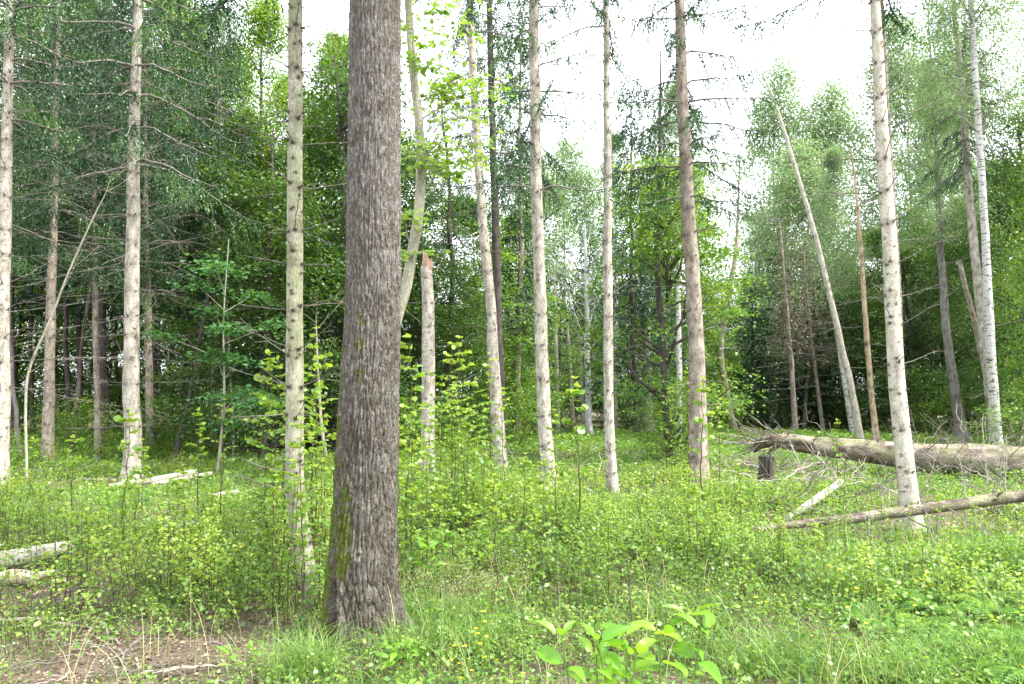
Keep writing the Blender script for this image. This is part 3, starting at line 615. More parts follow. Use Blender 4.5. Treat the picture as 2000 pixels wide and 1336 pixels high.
# left wood
pinetree('spruce_tree', 'brownish knotty trunk, first whole trunk from the left picture edge', SP, [(94, 912, 24), (96, 750, 19), (100, 600, 17), (105, 400, 14), (110, 200, 11)], 19.5, 'bark_warm', ext=6, nbr=50, brL=(.4, 1.6), brr=.0045, crown='sp_full2', cz=6.0, crz=9)
pinetree('spruce_tree', 'slim knotty trunk touching a darker one, left of the bristling flaky spruce', SP, [(192, 905, 13), (189, 750, 11), (186, 600, 10), (184, 430, 9)], 21, 'bark_warm', ext=6, nbr=34, brL=(.4, 1.4), brr=.0045, crown='sp_full', cz=6, crz=8, cs=.8)
pinetree('spruce_tree', 'grey-brown trunk right behind the slim knotty trunk on the left', SP, [(199, 885, 18), (199, 700, 15), (201, 520, 13), (203, 350, 11)], 26, 'bark_dark', ext=7, nbr=16, brL=(.4, 1.6), brr=.01, crown='sp_dark', cz=6.5, crz=10)
pinetree('spruce_tree', 'brown knotty trunk close behind the bristling flaky spruce, on its right', SP, [(294, 882, 15), (291, 740, 14), (288, 580, 13), (284, 420, 11)], 25, 'bark_warm', ext=7, nbr=60, brL=(.4, 1.9), brr=.005, crown='sp_full2', cz=5.5, crz=9)
pinetree('spruce_tree', 'reddish brown trunk behind the maple sapling leaves', SP, [(417, 880, 13), (419, 740, 12), (421, 600, 11), (423, 470, 10)], 28, 'bark_warm', ext=7, nbr=12, brL=(.4, 1.6), brr=.01, crown='sp_mid', cz=6, crz=9)
pinetree('spruce_tree', 'thin tan-brown trunk left of the maple sapling', SP, [(384, 884, 10), (384, 720, 9), (385, 560, 8)], 30, 'bark_warm', ext=7, nbr=12, brL=(.4, 1.6), brr=.01, crown='sp_mid', cz=6, crz=9, cs=.8)
def curved_sapling(name, label, cat, pts, d, mat, brs=6, ext=1.0, leafy=None):
    rows = trunk_path(pts, d, ext=ext, n=60); base = rows[0, :3].copy(); base[2] = float(ground_z(base[0], base[1])); t = thing(name, label, cat, base)
    g = G(); P = rows[:, :3] - base; tube(g, P, rows[:, 3], 10); link('trunk', g.mesh('trunk', M[mat]), t)
    for k in range(brs):
        i = random.randint(18, 56); dead_branch(t, 'branch', P[i], random.random() * 6.28, random.uniform(.3, .9), random.uniform(.4, 1.4), rows[i, 3] * .5, M[mat], .3, 3)
    return t, P
curved_sapling('young_tree', 'thin pale sapling bowed to the right among the left trunks', 'sapling', [(52, 905, 5), (50, 800, 5), (58, 720, 5), (100, 620, 4.5), (135, 530, 4), (180, 430, 3), (205, 380, 1.5)], 14.5, 'bark_sapling', 8, .5)
curved_sapling('young_tree', 'short crooked pale sapling low beside the thick furrowed trunk on its left', 'sapling', [(637, 895, 7), (628, 830, 6), (624, 770, 5), (620, 700, 4)], 17, 'bark_sapling', 4, 1)
curved_sapling('young_tree', 'thin grey stem standing under the maple sapling leaves', 'sapling', [(457, 890, 6), (455, 800, 5), (448, 700, 4)], 22, 'bark_sapling', 3, 2)

# the curved tree with sunlit round leaves behind the thick trunk
def lime_tree():
    d = 8.0
    rows = trunk_path([(735, 1080, 26), (742, 900, 25), (752, 720, 24), (775, 620, 23), (793, 560, 22), (806, 490, 21), (818, 410, 20), (822, 330, 19), (818, 240, 18), (808, 150, 17), (800, 50, 15), (795, -60, 13)], d, ext=2.5, n=220)
    base = rows[0, :3].copy(); base[2] = float(ground_z(base[0], base[1]))
    t = thing('curved_tree', 'smooth curving grey stem with sunlit round lime green leaves, beside the thick furrowed trunk', 'tree', base)
    P = rows[:, :3] - base; g = G(); ph = 3.3
    tube(g, P, rows[:, 3], 18, radf=lambda a, LL, rr: rr * .2 * (fbm(np.stack([np.cos(a) * 1.2 + 0 * LL, np.sin(a) + 0 * LL, LL * 2.2 + 0 * a], -1), 3) - .44), kn=lambda a, LL, rr: np.clip(1.5 * (fbm(np.stack([np.cos(a)[None] * 1.2 + 0 * LL[:, None], np.sin(a)[None] + 0 * LL[:, None], LL[:, None] * 6 + 0 * a[None]], -1), 3) - .52), 0, .6))
    link('trunk', g.mesh('trunk', M['bark_sapling']), t)
    ends = [(880, 15, 0), (925, 60, .3), (860, 85, -.3), (850, 130, .2), (905, 165, 0), (960, 190, .2), (945, 150, -.3), (860, 190, .4), (900, 230, -.2), (975, 180, .1),
            (940, 285, 0), (890, 320, .3), (860, 270, -.3), (915, 350, .1), (835, 300, -.5), (955, 310, -.2), (820, 480, -.2), (795, 250, -.8), (870, -40, .3), (830, -60, -.3), (905, -20, .6), (800, 60, -.9), (790, 420, -.4)]
    for k, (px, py, dy) in enumerate(ends):
        e = at(px, py, d + dy); e = e - base; i = int(np.argmin(np.abs(P[:, 2] - (e[2] - .15 + .1 * abs(dy))))); i = max(30, min(215, i - 6)); b = P[i]
        n = 10; s = np.linspace(0, 1, n)[:, None]; Q = b + (e - b) * s + np.array([0, 0, .12]) * np.sin(s * 3.14) + np.cumsum(R.normal(size=(n, 3)) * .010, 0)
        g = G(); tube(g, Q, np.linspace(.007, .0018, n), 5, 1, cap=False); pos = []; uu = []
        for _ in range(20):
            j = random.randint(3, n - 1); az = random.random() * 6.28; L = random.uniform(.10, .42)
            W = branch_pts(Q[j], az, random.uniform(-.2, .2), L, -.3, 5, .05); tube(g, W, np.linspace(.003, .001, 5), 3, 1, cap=False)
            for q in range(1, 5):
                for sd_ in (-1, 1):
                    if random.random() < .38: continue
                    a2 = az + sd_ * random.uniform(.5, 1.2); pos.append(W[q]); uu.append([math.cos(a2), math.sin(a2), random.uniform(-.5, .15)])
        m = len(pos); leaves(g, pos, uu, np.array([0, 0, 1.0]) + R.normal(size=(m, 3)) * .42, R.uniform(.030, .060, m), ROUND, 0, np.clip(R.normal(.55, .22, m), 0, 1), 1.05)
        link('foliage', g.mesh('foliage', [M['lime'], M['bark_sapling']]), t)
lime_tree()

# maple sapling layered in front of the dark wood
def maple():
    d = 16.5; base = np.array([gx(432, d), d, 0]); base[2] = float(ground_z(base[0], d))
    t = thing('maple_sapling', 'young maple with flat tiers of blue-green leaves in front of the dark left wood', 'sapling', base)
    g = G(); tube(g, smooth_path([[0, 0, 0], [.1, 0, 1.6], [0, .1, 3.4], [.1, 0, 5.2]], 20), np.linspace(.035, .01, 20), 8); link('trunk', g.mesh('trunk', M['bark_sapling']), t)
    for k, (px, py) in enumerate([(430, 560), (475, 540), (415, 600), (455, 650), (400, 690), (480, 690), (440, 735), (500, 740), (460, 790), (410, 780), (490, 800), (445, 840), (395, 640), (470, 605), (430, 500), (395, 530)]):
        e = at(px + R.normal() * 32, py + R.normal() * 14, d + R.normal() * .6) - base; b = np.array([.05, 0, max(.5, e[2] - .5)]); s = np.linspace(0, 1, 7)[:, None]
        g = G(); tube(g, b + (e - b) * s, np.linspace(.012, .003, 7), 4, 1, cap=False); m = int(R.uniform(60, 190))
        o = R.normal(size=(m, 3)) * [R.uniform(.18, .36), .30, .06]; o[:, 2] -= .2 * np.abs(o[:, 0]); a = R.random(m) * 6.28
        leaves(g, e + o, np.stack([np.cos(a), np.sin(a), -.35 + 0 * a], -1), np.array([0, 0, 1.0]) + R.normal(size=(m, 3)) * .25, R.uniform(.07, .13, m), LEAF, 0, np.clip(R.normal(.5, .2, m), 0, 1), 1.2)
        link('foliage', g.mesh('foliage', [M['maple'], M['bark_sapling']]), t)
maple()

# ------------------------------------------------------------------ the wood all round: every tree its own object
def make_bg_trunk(H, r, bend, seed):
    rr = np.random.default_rng(seed); g = G(); n = 26; z = np.linspace(-.1, H, n)
    P = np.stack([bend * np.sin(z / H * 2.6) + np.cumsum(rr.normal(size=n)) * .03, np.cumsum(rr.normal(size=n)) * .03, z], -1)
    tube(g, P - P[0] * [1, 1, 0], r * (1 - .8 * z / H).clip(.1, 1) * (1 + .35 * np.exp(-z.clip(0) / .3)), 10)
    return g
BT = {}
for k, (H, r, b, m) in enumerate([(14, .15, .3, 'bark_dark'), (14, .11, -.5, 'bark_dark'), (14, .13, .6, 'bark_grey'), (15, .17, .1, 'bark_warm'), (12, .07, .8, 'bark_dark'), (12, .06, -.6, 'bark_grey')]):
    BT[k] = make_bg_trunk(H, r, b, 50 + k).mesh('trunk', M[m])
used = {}
def bgtree(px, d, crown, label, cat, trunk=0, cs=1.0, h=None, name='broadleaf_tree', cz=0.0, group=None, ts=None):
    x = gx(px, d); t = thing(name, label, cat, (x, d, float(ground_z(x, d))), group)
    link('trunk', BT[trunk], t, (0, 0, 0), random.random() * 6.28, ts or ((1, 1, (h or 12) * .86 / 14.0)))
    base_h = {'sp_full': 9, 'sp_full2': 9, 'sp_thin': 8, 'sp_thin2': 8, 'sp_dark': 11, 'sp_mid': 12, 'sp_dead': 7, 'be_a': 12, 'be_b': 12, 'be_c': 12, 'be_d': 12, 'be_backlit_tint': 12, 'be_high': 16, 'bi_a': 18, 'bi_b': 18, 'near': 9}[crown]
    zs = ((h or base_h) - cz) / base_h
    link('crown', CR[crown], t, (0, 0, cz), random.random() * 6.28, (cs, cs, zs)); return t

# named background trees
bgtree(520, 21, 'be_a', 'layered green beech left of the slim greenish-footed trunk, in front of dark wood', 'beech', 1, .95, 10.8)
bgtree(655, 23, 'be_b', 'tall beech filling the space between the slim trunk and the thick furrowed trunk', 'beech', 0, 1.0, 14.5)
bgtree(600, 27, 'be_a', 'dark beech behind the layered green beeches left of the thick trunk', 'beech', 0, 1.2, 15)
bgtree(822, 25, 'be_a', 'dark green broadleaf right behind the snapped spruce trunk', 'tree', 0, .9, 8.8)
bgtree(865, 26, 'sp_full', 'hanging spruce crown behind the curved stem with lime leaves', 'spruce', 0, 1.0, 14.5, 'spruce_tree', 5)
bgtree(905, 29, 'be_c', 'mid-green broadleaf tree between the snapped trunk and the blackish thin trunk', 'tree', 1, 1.0, 9.5)
bgtree(1010, 33, 'be_c', 'fresh green broadleaf between the blackish trunk and the straight centre trunk', 'tree', 1, .9, 9.8)
bgtree(760, 31, 'be_b', 'dark broadleaf directly behind the thick furrowed trunk', 'tree', 0, 1.1, 14)
bgtree(1045, 50, 'bi_a', 'pale hazy tree far behind the straight centre trunk', 'tree', 2, 1.05, 19)
bgtree(1120, 55, 'bi_a', 'pale yellow-green far tree between the centre trunk and the slender pale trunk', 'tree', 2, 1.15, 22)
bgtree(1095, 44, 'sp_mid', 'drooping green spruce behind the bare tan poles in the centre gap', 'spruce', 0, .9, 9.5, 'spruce_tree', 1.2)
bgtree(1150, 47, 'sp_mid', 'tall green spruce with hanging twigs behind the silvery dead tree', 'spruce', 0, 1.1, 13.5, 'spruce_tree', 2)
bgtree(1240, 37, 'sp_dark', 'pointed dark spruce right of the slender pale trunk, tip against the sky', 'spruce', 0, 1.25, 18, 'spruce_tree', 2.5)
bgtree(1010, 30, 'sp_mid', 'spruce with hanging dark sprays behind the straight centre trunk, reaching high into the sky', 'spruce', 3, .95, 17.5, 'spruce_tree', 4.5)
bgtree(1300, 41, 'sp_dark', 'dark spruce behind the leafy twisting trunk', 'spruce', 0, 1.1, 19, 'spruce_tree', 1.5)
bgtree(1225, 46, 'be_c', 'leafy broadleaf low behind the thick grey distant trunk', 'tree', 1, 1.0, 9)
bgtree(1352, 33, 'be_d', 'bright leafed tree behind the stout pinkish spruce', 'tree', 1, .75, 12.5)
bgtree(1400, 50, 'be_c', 'light green bush-like tree at the foot of the white sky gap', 'tree', 1, .9, 8.5)
bgtree(1370, 44, 'be_c', 'bright low broadleaf just right of the stout pinkish spruce', 'tree', 1, .8, 9.0)
bgtree(1468, 45, 'sp_dark', 'short dark spruce right of the crooked reddish trunk', 'spruce', 0, .95, 9.5, 'spruce_tree', .2)
bgtree(1520, 47, 'sp_dark', 'dark dense spruce behind the thin brown dead trunk', 'spruce', 0, 1.15, 12, 'spruce_tree', .1)
bgtree(1590, 48, 'sp_dark', 'dark spruce behind the leaning pole, twigs reaching the ground', 'spruce', 0, 1.25, 12.5, 'spruce_tree', .2)
bgtree(1490, 50, 'bi_a', 'pale birch crown touching the right side of the sky gap, behind the crooked trunk', 'birch', 2, .7, 15, 'birch_tree')
bgtree(1565, 45, 'bi_a', 'pale low birch crown directly behind the thin brown dead trunk', 'birch', 2, 1.1, 18, 'birch_tree')
bgtree(1535, 55, 'bi_a', 'pale round-topped birch crown just right of the sky gap', 'birch', 2, 1.2, 28, 'birch_tree')
bgtree(1625, 52, 'bi_a', 'broad pale birch crown rising behind the leaning pole', 'birch', 2, 1.35, 25, 'birch_tree')
bgtree(1650, 46, 'be_c', 'yellow-green broadleaf behind the thin trunk with orange patches', 'tree', 1, .95, 10.5)
bgtree(1700, 43, 'be_a', 'dark green beech behind the thin orange-patched trunk', 'beech', 0, 1.0, 11)
bgtree(1765, 40, 'be_b', 'dense dark beech behind the pale grey-green trunk', 'beech', 0, 1.0, 13)
bgtree(1785, 46, 'bi_a', 'tall hazy birch crown right of the pale grey-green trunk top', 'birch', 2, 1.25, 27, 'birch_tree')
bgtree(1850, 43, 'be_a', 'dark beech behind the smooth grey dark-footed tree', 'beech', 0, 1.05, 14)
bgtree(1890, 50, 'bi_a', 'hazy birch crown behind the dark hanging spruce crown', 'birch', 2, 1.2, 28, 'birch_tree')
bgtree(1925, 38, 'be_b', 'dark beech behind the white birch', 'beech', 0, 1.0, 13)
bgtree(2010, 33, 'be_a', 'dark green beech at the right picture edge, tall behind the herbs', 'beech', 0, 1.1, 17)
bgtree(2170, 19, 'be_c', 'bright green branches reaching in from the right picture edge', 'tree', 0, .72, 11)
bgtree(2110, 27, 'be_c', 'yellow-green tree filling the upper right corner', 'tree', 0, .85, 17)
# left wood crowns
for px, d, cr, lab, nm, cz, h, cs in [(-60, 17, 'sp_full', 'spruce with hanging needles in the upper left corner', 'spruce_tree', 5.2, 15, 1.0),
        (60, 21, 'sp_full2', 'dark spruce crown between the left-edge trunk and the first whole trunk', 'spruce_tree', 6.4, 17, 1.1),
        (150, 24, 'sp_dark', 'dense dark spruce crown left of the bristling flaky spruce', 'spruce_tree', 6.5, 19, 1.2),
        (350, 20, 'sp_full2', 'spruce crown with drooping sprays right of the bristling flaky spruce, beside the sky', 'spruce_tree', 5.8, 18, 1.1),
        (395, 27, 'sp_full', 'spruce crown edging the upper left patch of sky', 'spruce_tree', 6.5, 17, 1.15),
        (235, 30, 'sp_dark', 'deep dark spruce crown behind the bristling flaky spruce', 'spruce_tree', 6, 20, 1.3),
        (330, 34, 'sp_dark', 'deep dark spruce crown behind the drooping one', 'spruce_tree', 6, 20, 1.3),
        (20, 32, 'sp_dark', 'dark far spruce behind the left-edge trunk', 'spruce_tree', 6, 19, 1.3),
        (480, 33, 'sp_dark', 'dark spruce crown showing left of the slim trunk, above the maple', 'spruce_tree', 3.0, 13.5, 1.2)]:
    bgtree(px, d, cr, lab, 'spruce', 4 if px % 20 else 5, cs, h, nm, cz)
# thin dark trunks crowding the left wood, and their high crowns
for k, px in enumerate([28, 68, 118, 146, 160, 176, 222, 236, 312, 326, 342, 356, 369, 395, 440, 470, 500, 545, 610, 650]):
    d = 27 + (k * 7.3) % 19
    bgtree(px + R.normal() * 3, d, 'be_high', 'thin dark straight trunk among many in the shaded left wood, crown far up', 'tree', (0, 1, 4, 1)[k % 4], .8, 18, 'thin_tree', 1.2, 'thin dark trunks in the left wood', (1, 1, 1.25))
# the closing rows behind
row = [(-330, 30, 16), (-180, 36, 16), (-60, 42, 15), (40, 41, 11), (130, 45, 12), (215, 41, 11), (300, 44, 12), (390, 42, 12), (470, 46, 14), (555, 44, 14), (640, 47, 15), (730, 50, 13), (810, 52, 11), (880, 55, 10), (960, 60, 12.5), (1040, 63, 12), (1120, 66, 13), (1200, 62, 12), (1270, 60, 13), (1340, 60, 11), (1410, 62, 9), (1480, 62, 12), (1560, 64, 14), (1640, 60, 14), (1720, 58, 15), (1800, 56, 17), (1880, 58, 18), (1960, 54, 19), (2060, 48, 19), (2180, 42, 17), (2330, 36, 16)]
for k, (px, d, h) in enumerate(row):
    bgtree(px, d, ('be_backlit_tint', 'be_c', 'be_backlit_tint')[k % 3] if px < 480 else ('be_c', 'be_a', 'be_b')[k % 3], 'far leafy tree in the closed row at the back of the wood', 'tree', k % 3, 1.35, h, 'broadleaf_tree', 0, 'far trees closing the wood')
row2 = [(-100, 62, 17), (60, 70, 17), (200, 68, 18), (340, 72, 18), (480, 66, 16), (620, 66, 16), (760, 68, 13), (1000, 80, 14), (1180, 80, 14), (1330, 78, 12), (1500, 80, 15), (1660, 75, 18), (1820, 72, 21), (1980, 70, 22)]
for k, (px, d, h) in enumerate(row2):
    bgtree(px, d, ('be_b', 'be_c', 'be_a')[k % 3], 'farthest leafy tree glimpsed through gaps in the back row', 'tree', k % 3, 1.6, h, 'broadleaf_tree', 0, 'farthest trees')
# understorey bushes along the wood's edge
def bush_mesh(seed, mat, H=1.9, Rr=1.2):
    rr = np.random.default_rng(seed); g = G(); n = 70
    C = rr.normal(size=(n, 3)) * [Rr * .5, Rr * .5, 0]; C[:, 2] = rr.random(n) ** .8 * H * np.exp(-(C[:, 0] ** 2 + C[:, 1] ** 2) / (2 * Rr))
    for c in C[:14]: tube(g, smooth_path([[c[0] * .2, c[1] * .2, -.05], [c[0] * .6, c[1] * .6, c[2] * .6], c], 6), np.linspace(.012, .003, 6), 4, 1, cap=False)
    for c in C:
        m = 34; a = rr.random(m) * 6.28
        leaves(g, c + rr.normal(size=(m, 3)) * [.2, .2, .09], np.stack([np.cos(a), np.sin(a), -.2 + 0 * a], -1), np.array([0, 0, 1.0]) + rr.normal(size=(m, 3)) * .4, rr.uniform(.05, .09, m), RH, 0, np.clip(rr.normal(.45, .2, m), 0, 1))
    return g.mesh('foliage', [M[mat], M['stem']])
BU = [bush_mesh(71, 'bright'), bush_mesh(72, 'beech', 2.3), bush_mesh(73, 'undergrowth', 1.2, 1.4), bush_mesh(74, 'bright', 2.8, 1.0)]
k = 0
for px, d, s, v in [(30, 19, .8, 2), (120, 22, .9, 0), (170, 24, 1, 0), (225, 21, .8, 2), (310, 24, 1, 0), (360, 25, .9, 1), (330, 29, 1.2, 0), (440, 24, .9, 2), (500, 26, 1.1, 1), (560, 24, 1.1, 1), (620, 24, 1, 1), (660, 26, 1.2, 0), (790, 21, .9, 0), (860, 23, 1.0, 0), (910, 26, 1.1, 1), (890, 20, .8, 2), (1010, 27, 1.1, 0), (1050, 34, 1.3, 1), (1120, 45, 1.3, 1), (1180, 48, 1.4, 1), (1230, 44, 1.5, 0), (1300, 36, 1.2, 0), (1290, 20, .7, 3), (1315, 20.4, .75, 0), (1335, 24, .9, 3), (1390, 40, 1.5, 0), (1380, 19, .5, 2), (1450, 46, 1.5, 1), (1500, 44, 1.2, 0), (1620, 44, 1.5, 1), (1680, 42, 1.4, 0), (1740, 38, 1.5, 1), (1800, 37, 1.6, 1), (1835, 35, 1.2, 0), (1905, 33, 1.5, 1), (1975, 27, 1.3, 1), (1990, 23, 1.1, 0), (80, 27, 1.1, 1), (250, 30, 1.3, 1), (400, 34, 1.4, 1), (1095, 52, 1.2, 1), (1270, 52, 1.5, 1), (1350, 50, 1.5, 1), (1540, 50, 1.5, 1), (1880, 40, 1.6, 1)]:
    x = gx(px, d)
    link('bush', BU[v], None, (x, d, float(ground_z(x, d))), random.random() * 6.28, s, 'leafy bush low along the shaded edge of the wood', 'bush', 'bushes along the wood edge')

# ------------------------------------------------------------------ fallen trunks, stump, brushwood
def fallen(name, label, cat, pts, mat, sides=20, taper_n=60, nstub=30, branches=(), knots=True, rough=.14):
    """pts: (px, py centre, width px, distance)"""
    rows = np.array([[*at(a, b, dd), c * .5 * dd / F] for a, b, c, dd in pts]); rows = smooth_path(rows, taper_n)
    base = rows[0, :3].copy(); base[2] = float(ground_z(base[0], base[1])); t = thing(name, label, cat, base)
    P = rows[:, :3] - base; g = G(); ph = random.random() * 30
    K = [(random.random(), random.random() * 6.28) for _ in range(nstub)]
    Lt = np.linalg.norm(np.diff(P, axis=0), axis=1).sum()
    def kn(a, LL, rr):
        o = np.zeros((len(LL), len(a)))
        for zk, ak in K: o = np.maximum(o, np.exp(-((LL[:, None] - zk * Lt) / .05) ** 2 - (np.angle(np.exp(1j * (a[None] - ak))) * rr / .05) ** 2))
        return o
    Nn, B, T, L = tube(g, P, rows[:, 3], sides, 0, kn=kn if knots else None, radf=lambda a, LL, rr: rr * rough * (fbm(np.stack([np.cos(a) * 1.6 + ph + 0 * LL, np.sin(a) * 1.6 + 0 * LL, LL * 2 + 0 * a], -1), 3) - .44))
    if knots:
        for zk, ak in K:
            i = int(zk * (len(P) - 1)); dirv = Nn[i] * math.cos(ak) + B[i] * math.sin(ak)
            if dirv[2] < -.5: continue
            p = P[i] + dirv * rows[i, 3] * .9; ln = random.uniform(.04, .13) * (rows[i, 3] / .25 + .3)
            tube(g, [p, p + dirv * ln * .6 + T[i] * ln * .3, p + dirv * ln + T[i] * ln * .7], [.016, .013, .009], 6, 0)
    link('log', g.mesh('log', M[mat]), t)
    for fr, az, el, Lb, r0, cv, mt in branches:
        i = int(fr * (len(P) - 1)); dirv = np.array([math.cos(az) * math.cos(el), math.sin(az) * math.cos(el), math.sin(el)])
        dead_branch(t, 'branch', P[i] + dirv * rows[i, 3] * .6, az, el, Lb, r0, M[mt], cv, 4 if Lb > .5 else 1, .1)
    return t, P, rows
R180 = math.pi
br = []
for _ in range(44):   # brushwood fanning from the broken end
    br.append((random.uniform(0, .30), random.uniform(1.7, 5.2), random.uniform(-.45, .75), random.uniform(.4, 1.1), random.uniform(.010, .024), random.uniform(-.2, .3), random.choice(('twig', 'twig_pale', 'bark_log'))))
for _ in range(26):
    br.append((random.uniform(.05, .95), random.choice((1, -1)) * random.uniform(.9, 2.2), random.uniform(-.8, 1.0), random.uniform(.3, 1.0), random.uniform(.010, .02), random.uniform(-.2, .3), 'twig'))
fallen('fallen_log', 'thick fallen spruce trunk propped on its broken branches, reaching the right picture edge', 'fallen tree',
       [(1470, 878, 15, 17.6), (1488, 864, 23, 17.5), (1530, 862, 28, 17.3), (1600, 872, 36, 17.0), (1700, 882, 44, 16.7), (1800, 894, 54, 16.3), (1900, 900, 63, 16.0), (2010, 908, 70, 15.8), (2150, 914, 76, 15.5)], 'bark_log', 30, 260, 80, br, rough=.3)
br = [(fr, az, el, L, r, c, m) for fr, az, el, L, r, c, m in [(.36, 1.2, 1.0, .75, .014, .1, 'bark_dark'), (.36, -1.0, -.7, .7, .012, .1, 'twig'), (.55, -.9, -.5, .9, .013, .2, 'twig'), (.62, -1.9, -.4, 1.0, .012, -.2, 'twig'), (.72, 1.1, .9, .7, .012, 0, 'twig'), (.8, .9, .8, .9, .012, 0, 'twig'), (.85, -1.2, -.5, 1.0, .012, -.3, 'twig'), (.45, -2.0, -.3, .8, .011, -.2, 'twig'), (.3, -2.2, .1, .8, .010, 0, 'twig'), (.9, -1.5, -.8, .6, .012, 0, 'twig'), (.67, -1.4, -.2, .9, .010, -.4, 'twig'), (.5, 1.4, 1.2, .5, .010, 0, 'twig')]]
fallen('fallen_pole', 'thin bark-shedding fallen pole lying slantwise in front of the thick fallen log', 'fallen tree',
       [(1468, 1037, 11, 8.7), (1540, 1026, 14, 8.75), (1640, 1016, 18, 8.8), (1730, 1004, 21, 8.85), (1850, 988, 21, 8.9), (2000, 968, 23, 9.0), (2160, 948, 24, 9.0)], 'bark_log', 14, 80, 22, br)
fallen('birch_log', 'short blotchy white birch log slanting in the herbs below the thick fallen log', 'log', [(1538, 1012, 12, 10.1), (1590, 978, 14, 11.0), (1643, 941, 13, 12.4)], 'birch', 14, 30, 4, knots=False)
fallen('grey_log', 'small grey log nearly sunk in herbs, left of the birch log', 'log', [(1495, 985, 13, 11.4), (1535, 975, 14, 11.5)], 'stump', 12, 20, 2, knots=False)
fallen('fallen_pole', 'pale pole lying on the ground in the left herbs, upper one of two', 'log', [(212, 950, 9, 14.0), (300, 938, 13, 14.6), (383, 922, 13, 15.4)], 'twig_pale', 12, 30, 6)
fallen('fallen_pole', 'shorter pale pole lying just under the upper one in the left herbs', 'log', [(300, 946, 9, 14.2), (360, 935, 9, 14.5), (414, 925, 9, 14.8)], 'twig_pale', 12, 30, 6)
fallen('fallen_pole', 'small brown pole on the ground left of the two pale ones', 'log', [(152, 936, 7, 15.3), (225, 938, 6, 15.0)], 'bark_warm', 8, 16, 3)
fallen('fallen_pole', 'short pale stick lying behind the slim trunk foot, right of the pale poles', 'log', [(405, 968, 8, 12.5), (465, 961, 8, 12.9)], 'twig_pale', 8, 16, 3)
fallen('birch_log', 'rotten white log chunk low in the left herbs', 'log', [(318, 1034, 17, 9.0), (365, 1028, 20, 9.2), (411, 1026, 15, 9.3)], 'birch', 14, 24, 2, knots=False, rough=.5)
fallen('cut_log', 'pale peeled log at the left picture edge, long one', 'log', [(-60, 1106, 36, 7.0), (20, 1092, 35, 7.3), (80, 1080, 31, 7.6), (136, 1069, 25, 7.9)], 'bark_light', 20, 40, 8)
def chunk():
    p = at(48, 1122, 6.8); g = G()
    rows = smooth_path([[-.22, .05, -.035, .058], [-.05, 0, -.02, .064], [.15, -.06, -.02, .056]], 18)
    tube(g, rows[:, :3], rows[:, 3], 12, radf=lambda a, LL, rr: rr * .45 * (fbm(np.stack([np.cos(a) * 2.5 + 0 * LL, np.sin(a) * 1.5 + 0 * LL, LL * 9 + 0 * a], -1), 3) - .5))
    link('cut_log', g.mesh('cut_log', M['cut']), None, p, label='short creamy freshly cut wood chunk in front of the pale peeled log', cat='log')
    g = G(); rows = smooth_path([[-.1, 0, 0, .03], [0, 0, .015, .035], [.12, .02, .05, .015]], 10)
    tube(g, rows[:, :3], rows[:, 3], 8); link('wood_splinter', g.mesh('wood_splinter', M['cut']), None, at(78, 1128, 6.75), label='slanting split wood sliver beside the creamy cut chunk', cat='wood piece')
chunk()
for k in range(16):
    px = random.uniform(70, 150); py = random.uniform(1125, 1160); d = 1.6 * F / (py - 785) ; x = gx(px, d); g = G(); a = random.random() * 3.1; dr = np.array([math.cos(a), math.sin(a), .2]) * random.uniform(.015, .04)
    tube(g, [-dr, dr * .2, dr], [.012, .014, .004], 4)
    link('wood_chip', g.mesh('wood_chip', M['splinter' if k % 2 else 'cut']), None, (x, d, float(ground_z(x, d)) + .03), label='orange-tan wood chip scattered beside the creamy cut chunk', cat='wood chip', group='chips by the cut log')
def stump():
    d = 14.6; p = np.array([gx(1489, d), d, 0]); p[2] = float(ground_z(p[0], d)); g = G()
    t = thing('tree_stump', 'dark weathered narrow stump before the broken end of the fallen log', 'stump', p)
    h = 1.6 - (890 - 785) * d / F - p[2] + .0; rows = smooth_path([[0, 0, -.1, .16], [.0, 0, .1, .14], [.01, 0, h * .6, .125], [.02, 0, h, .13]], 40)
    tube(g, rows[:, :3], rows[:, 3], 40, radf=lambda a, LL, rr: rr * .9 * (fbm(np.stack([np.cos(a) * 5 + 0 * LL, np.sin(a) * 5 + 0 * LL, LL * 1.2 + 0 * a], -1), 3) - .44))
    link('stump_wood', g.mesh('stump_wood', M['stump']), t)
    g = G(); 
    for k in range(14):
        a = k * .45; o = np.array([math.cos(a) * .09 + .02, math.sin(a) * .09, h - .04]); tube(g, [o, o + [0, 0, random.uniform(.03, .1)]], [.03, .004], 4)
    link('jagged_top', g.mesh('jagged_top', M['stump']), t)
stump()
# brushwood: each loose stick is an object
def stick(p, az, el, L, r, mat, label, group, tw=3, name='fallen_stick'):
    g = G(); P = branch_pts(np.zeros(3), az, el, L, random.uniform(-.3, .35), 10, .30); tube(g, P, np.linspace(r, r * .35, 10), 6)
    for _ in range(tw):
        i = random.randint(2, 8); Q = branch_pts(P[i], az + random.choice((-1, 1)) * random.uniform(.4, 1), el + random.uniform(-.2, .5), L * random.uniform(.15, .4), .1, 5, .1); tube(g, Q, np.linspace(r * .5, .0025, 5), 4)
    return link(name, g.mesh(name, M[mat]), None, p, label=label, cat='stick', group=group)
for k in range(64):
    px = random.uniform(1415, 1570); py = random.uniform(898, 950); d = 1.6 * F / (py - 785) * .97 - .3; p = at(px, py, d)
    stick(p, random.choice((0, R180)) + random.uniform(-.55, .55), random.uniform(-.12, .2), random.uniform(.5, 1.5), random.uniform(.009, .02), random.choice(('twig', 'twig_pale', 'twig_pale', 'twig')), 'grey stick in the heap behind the dark weathered stump', 'sticks heaped by the stump')
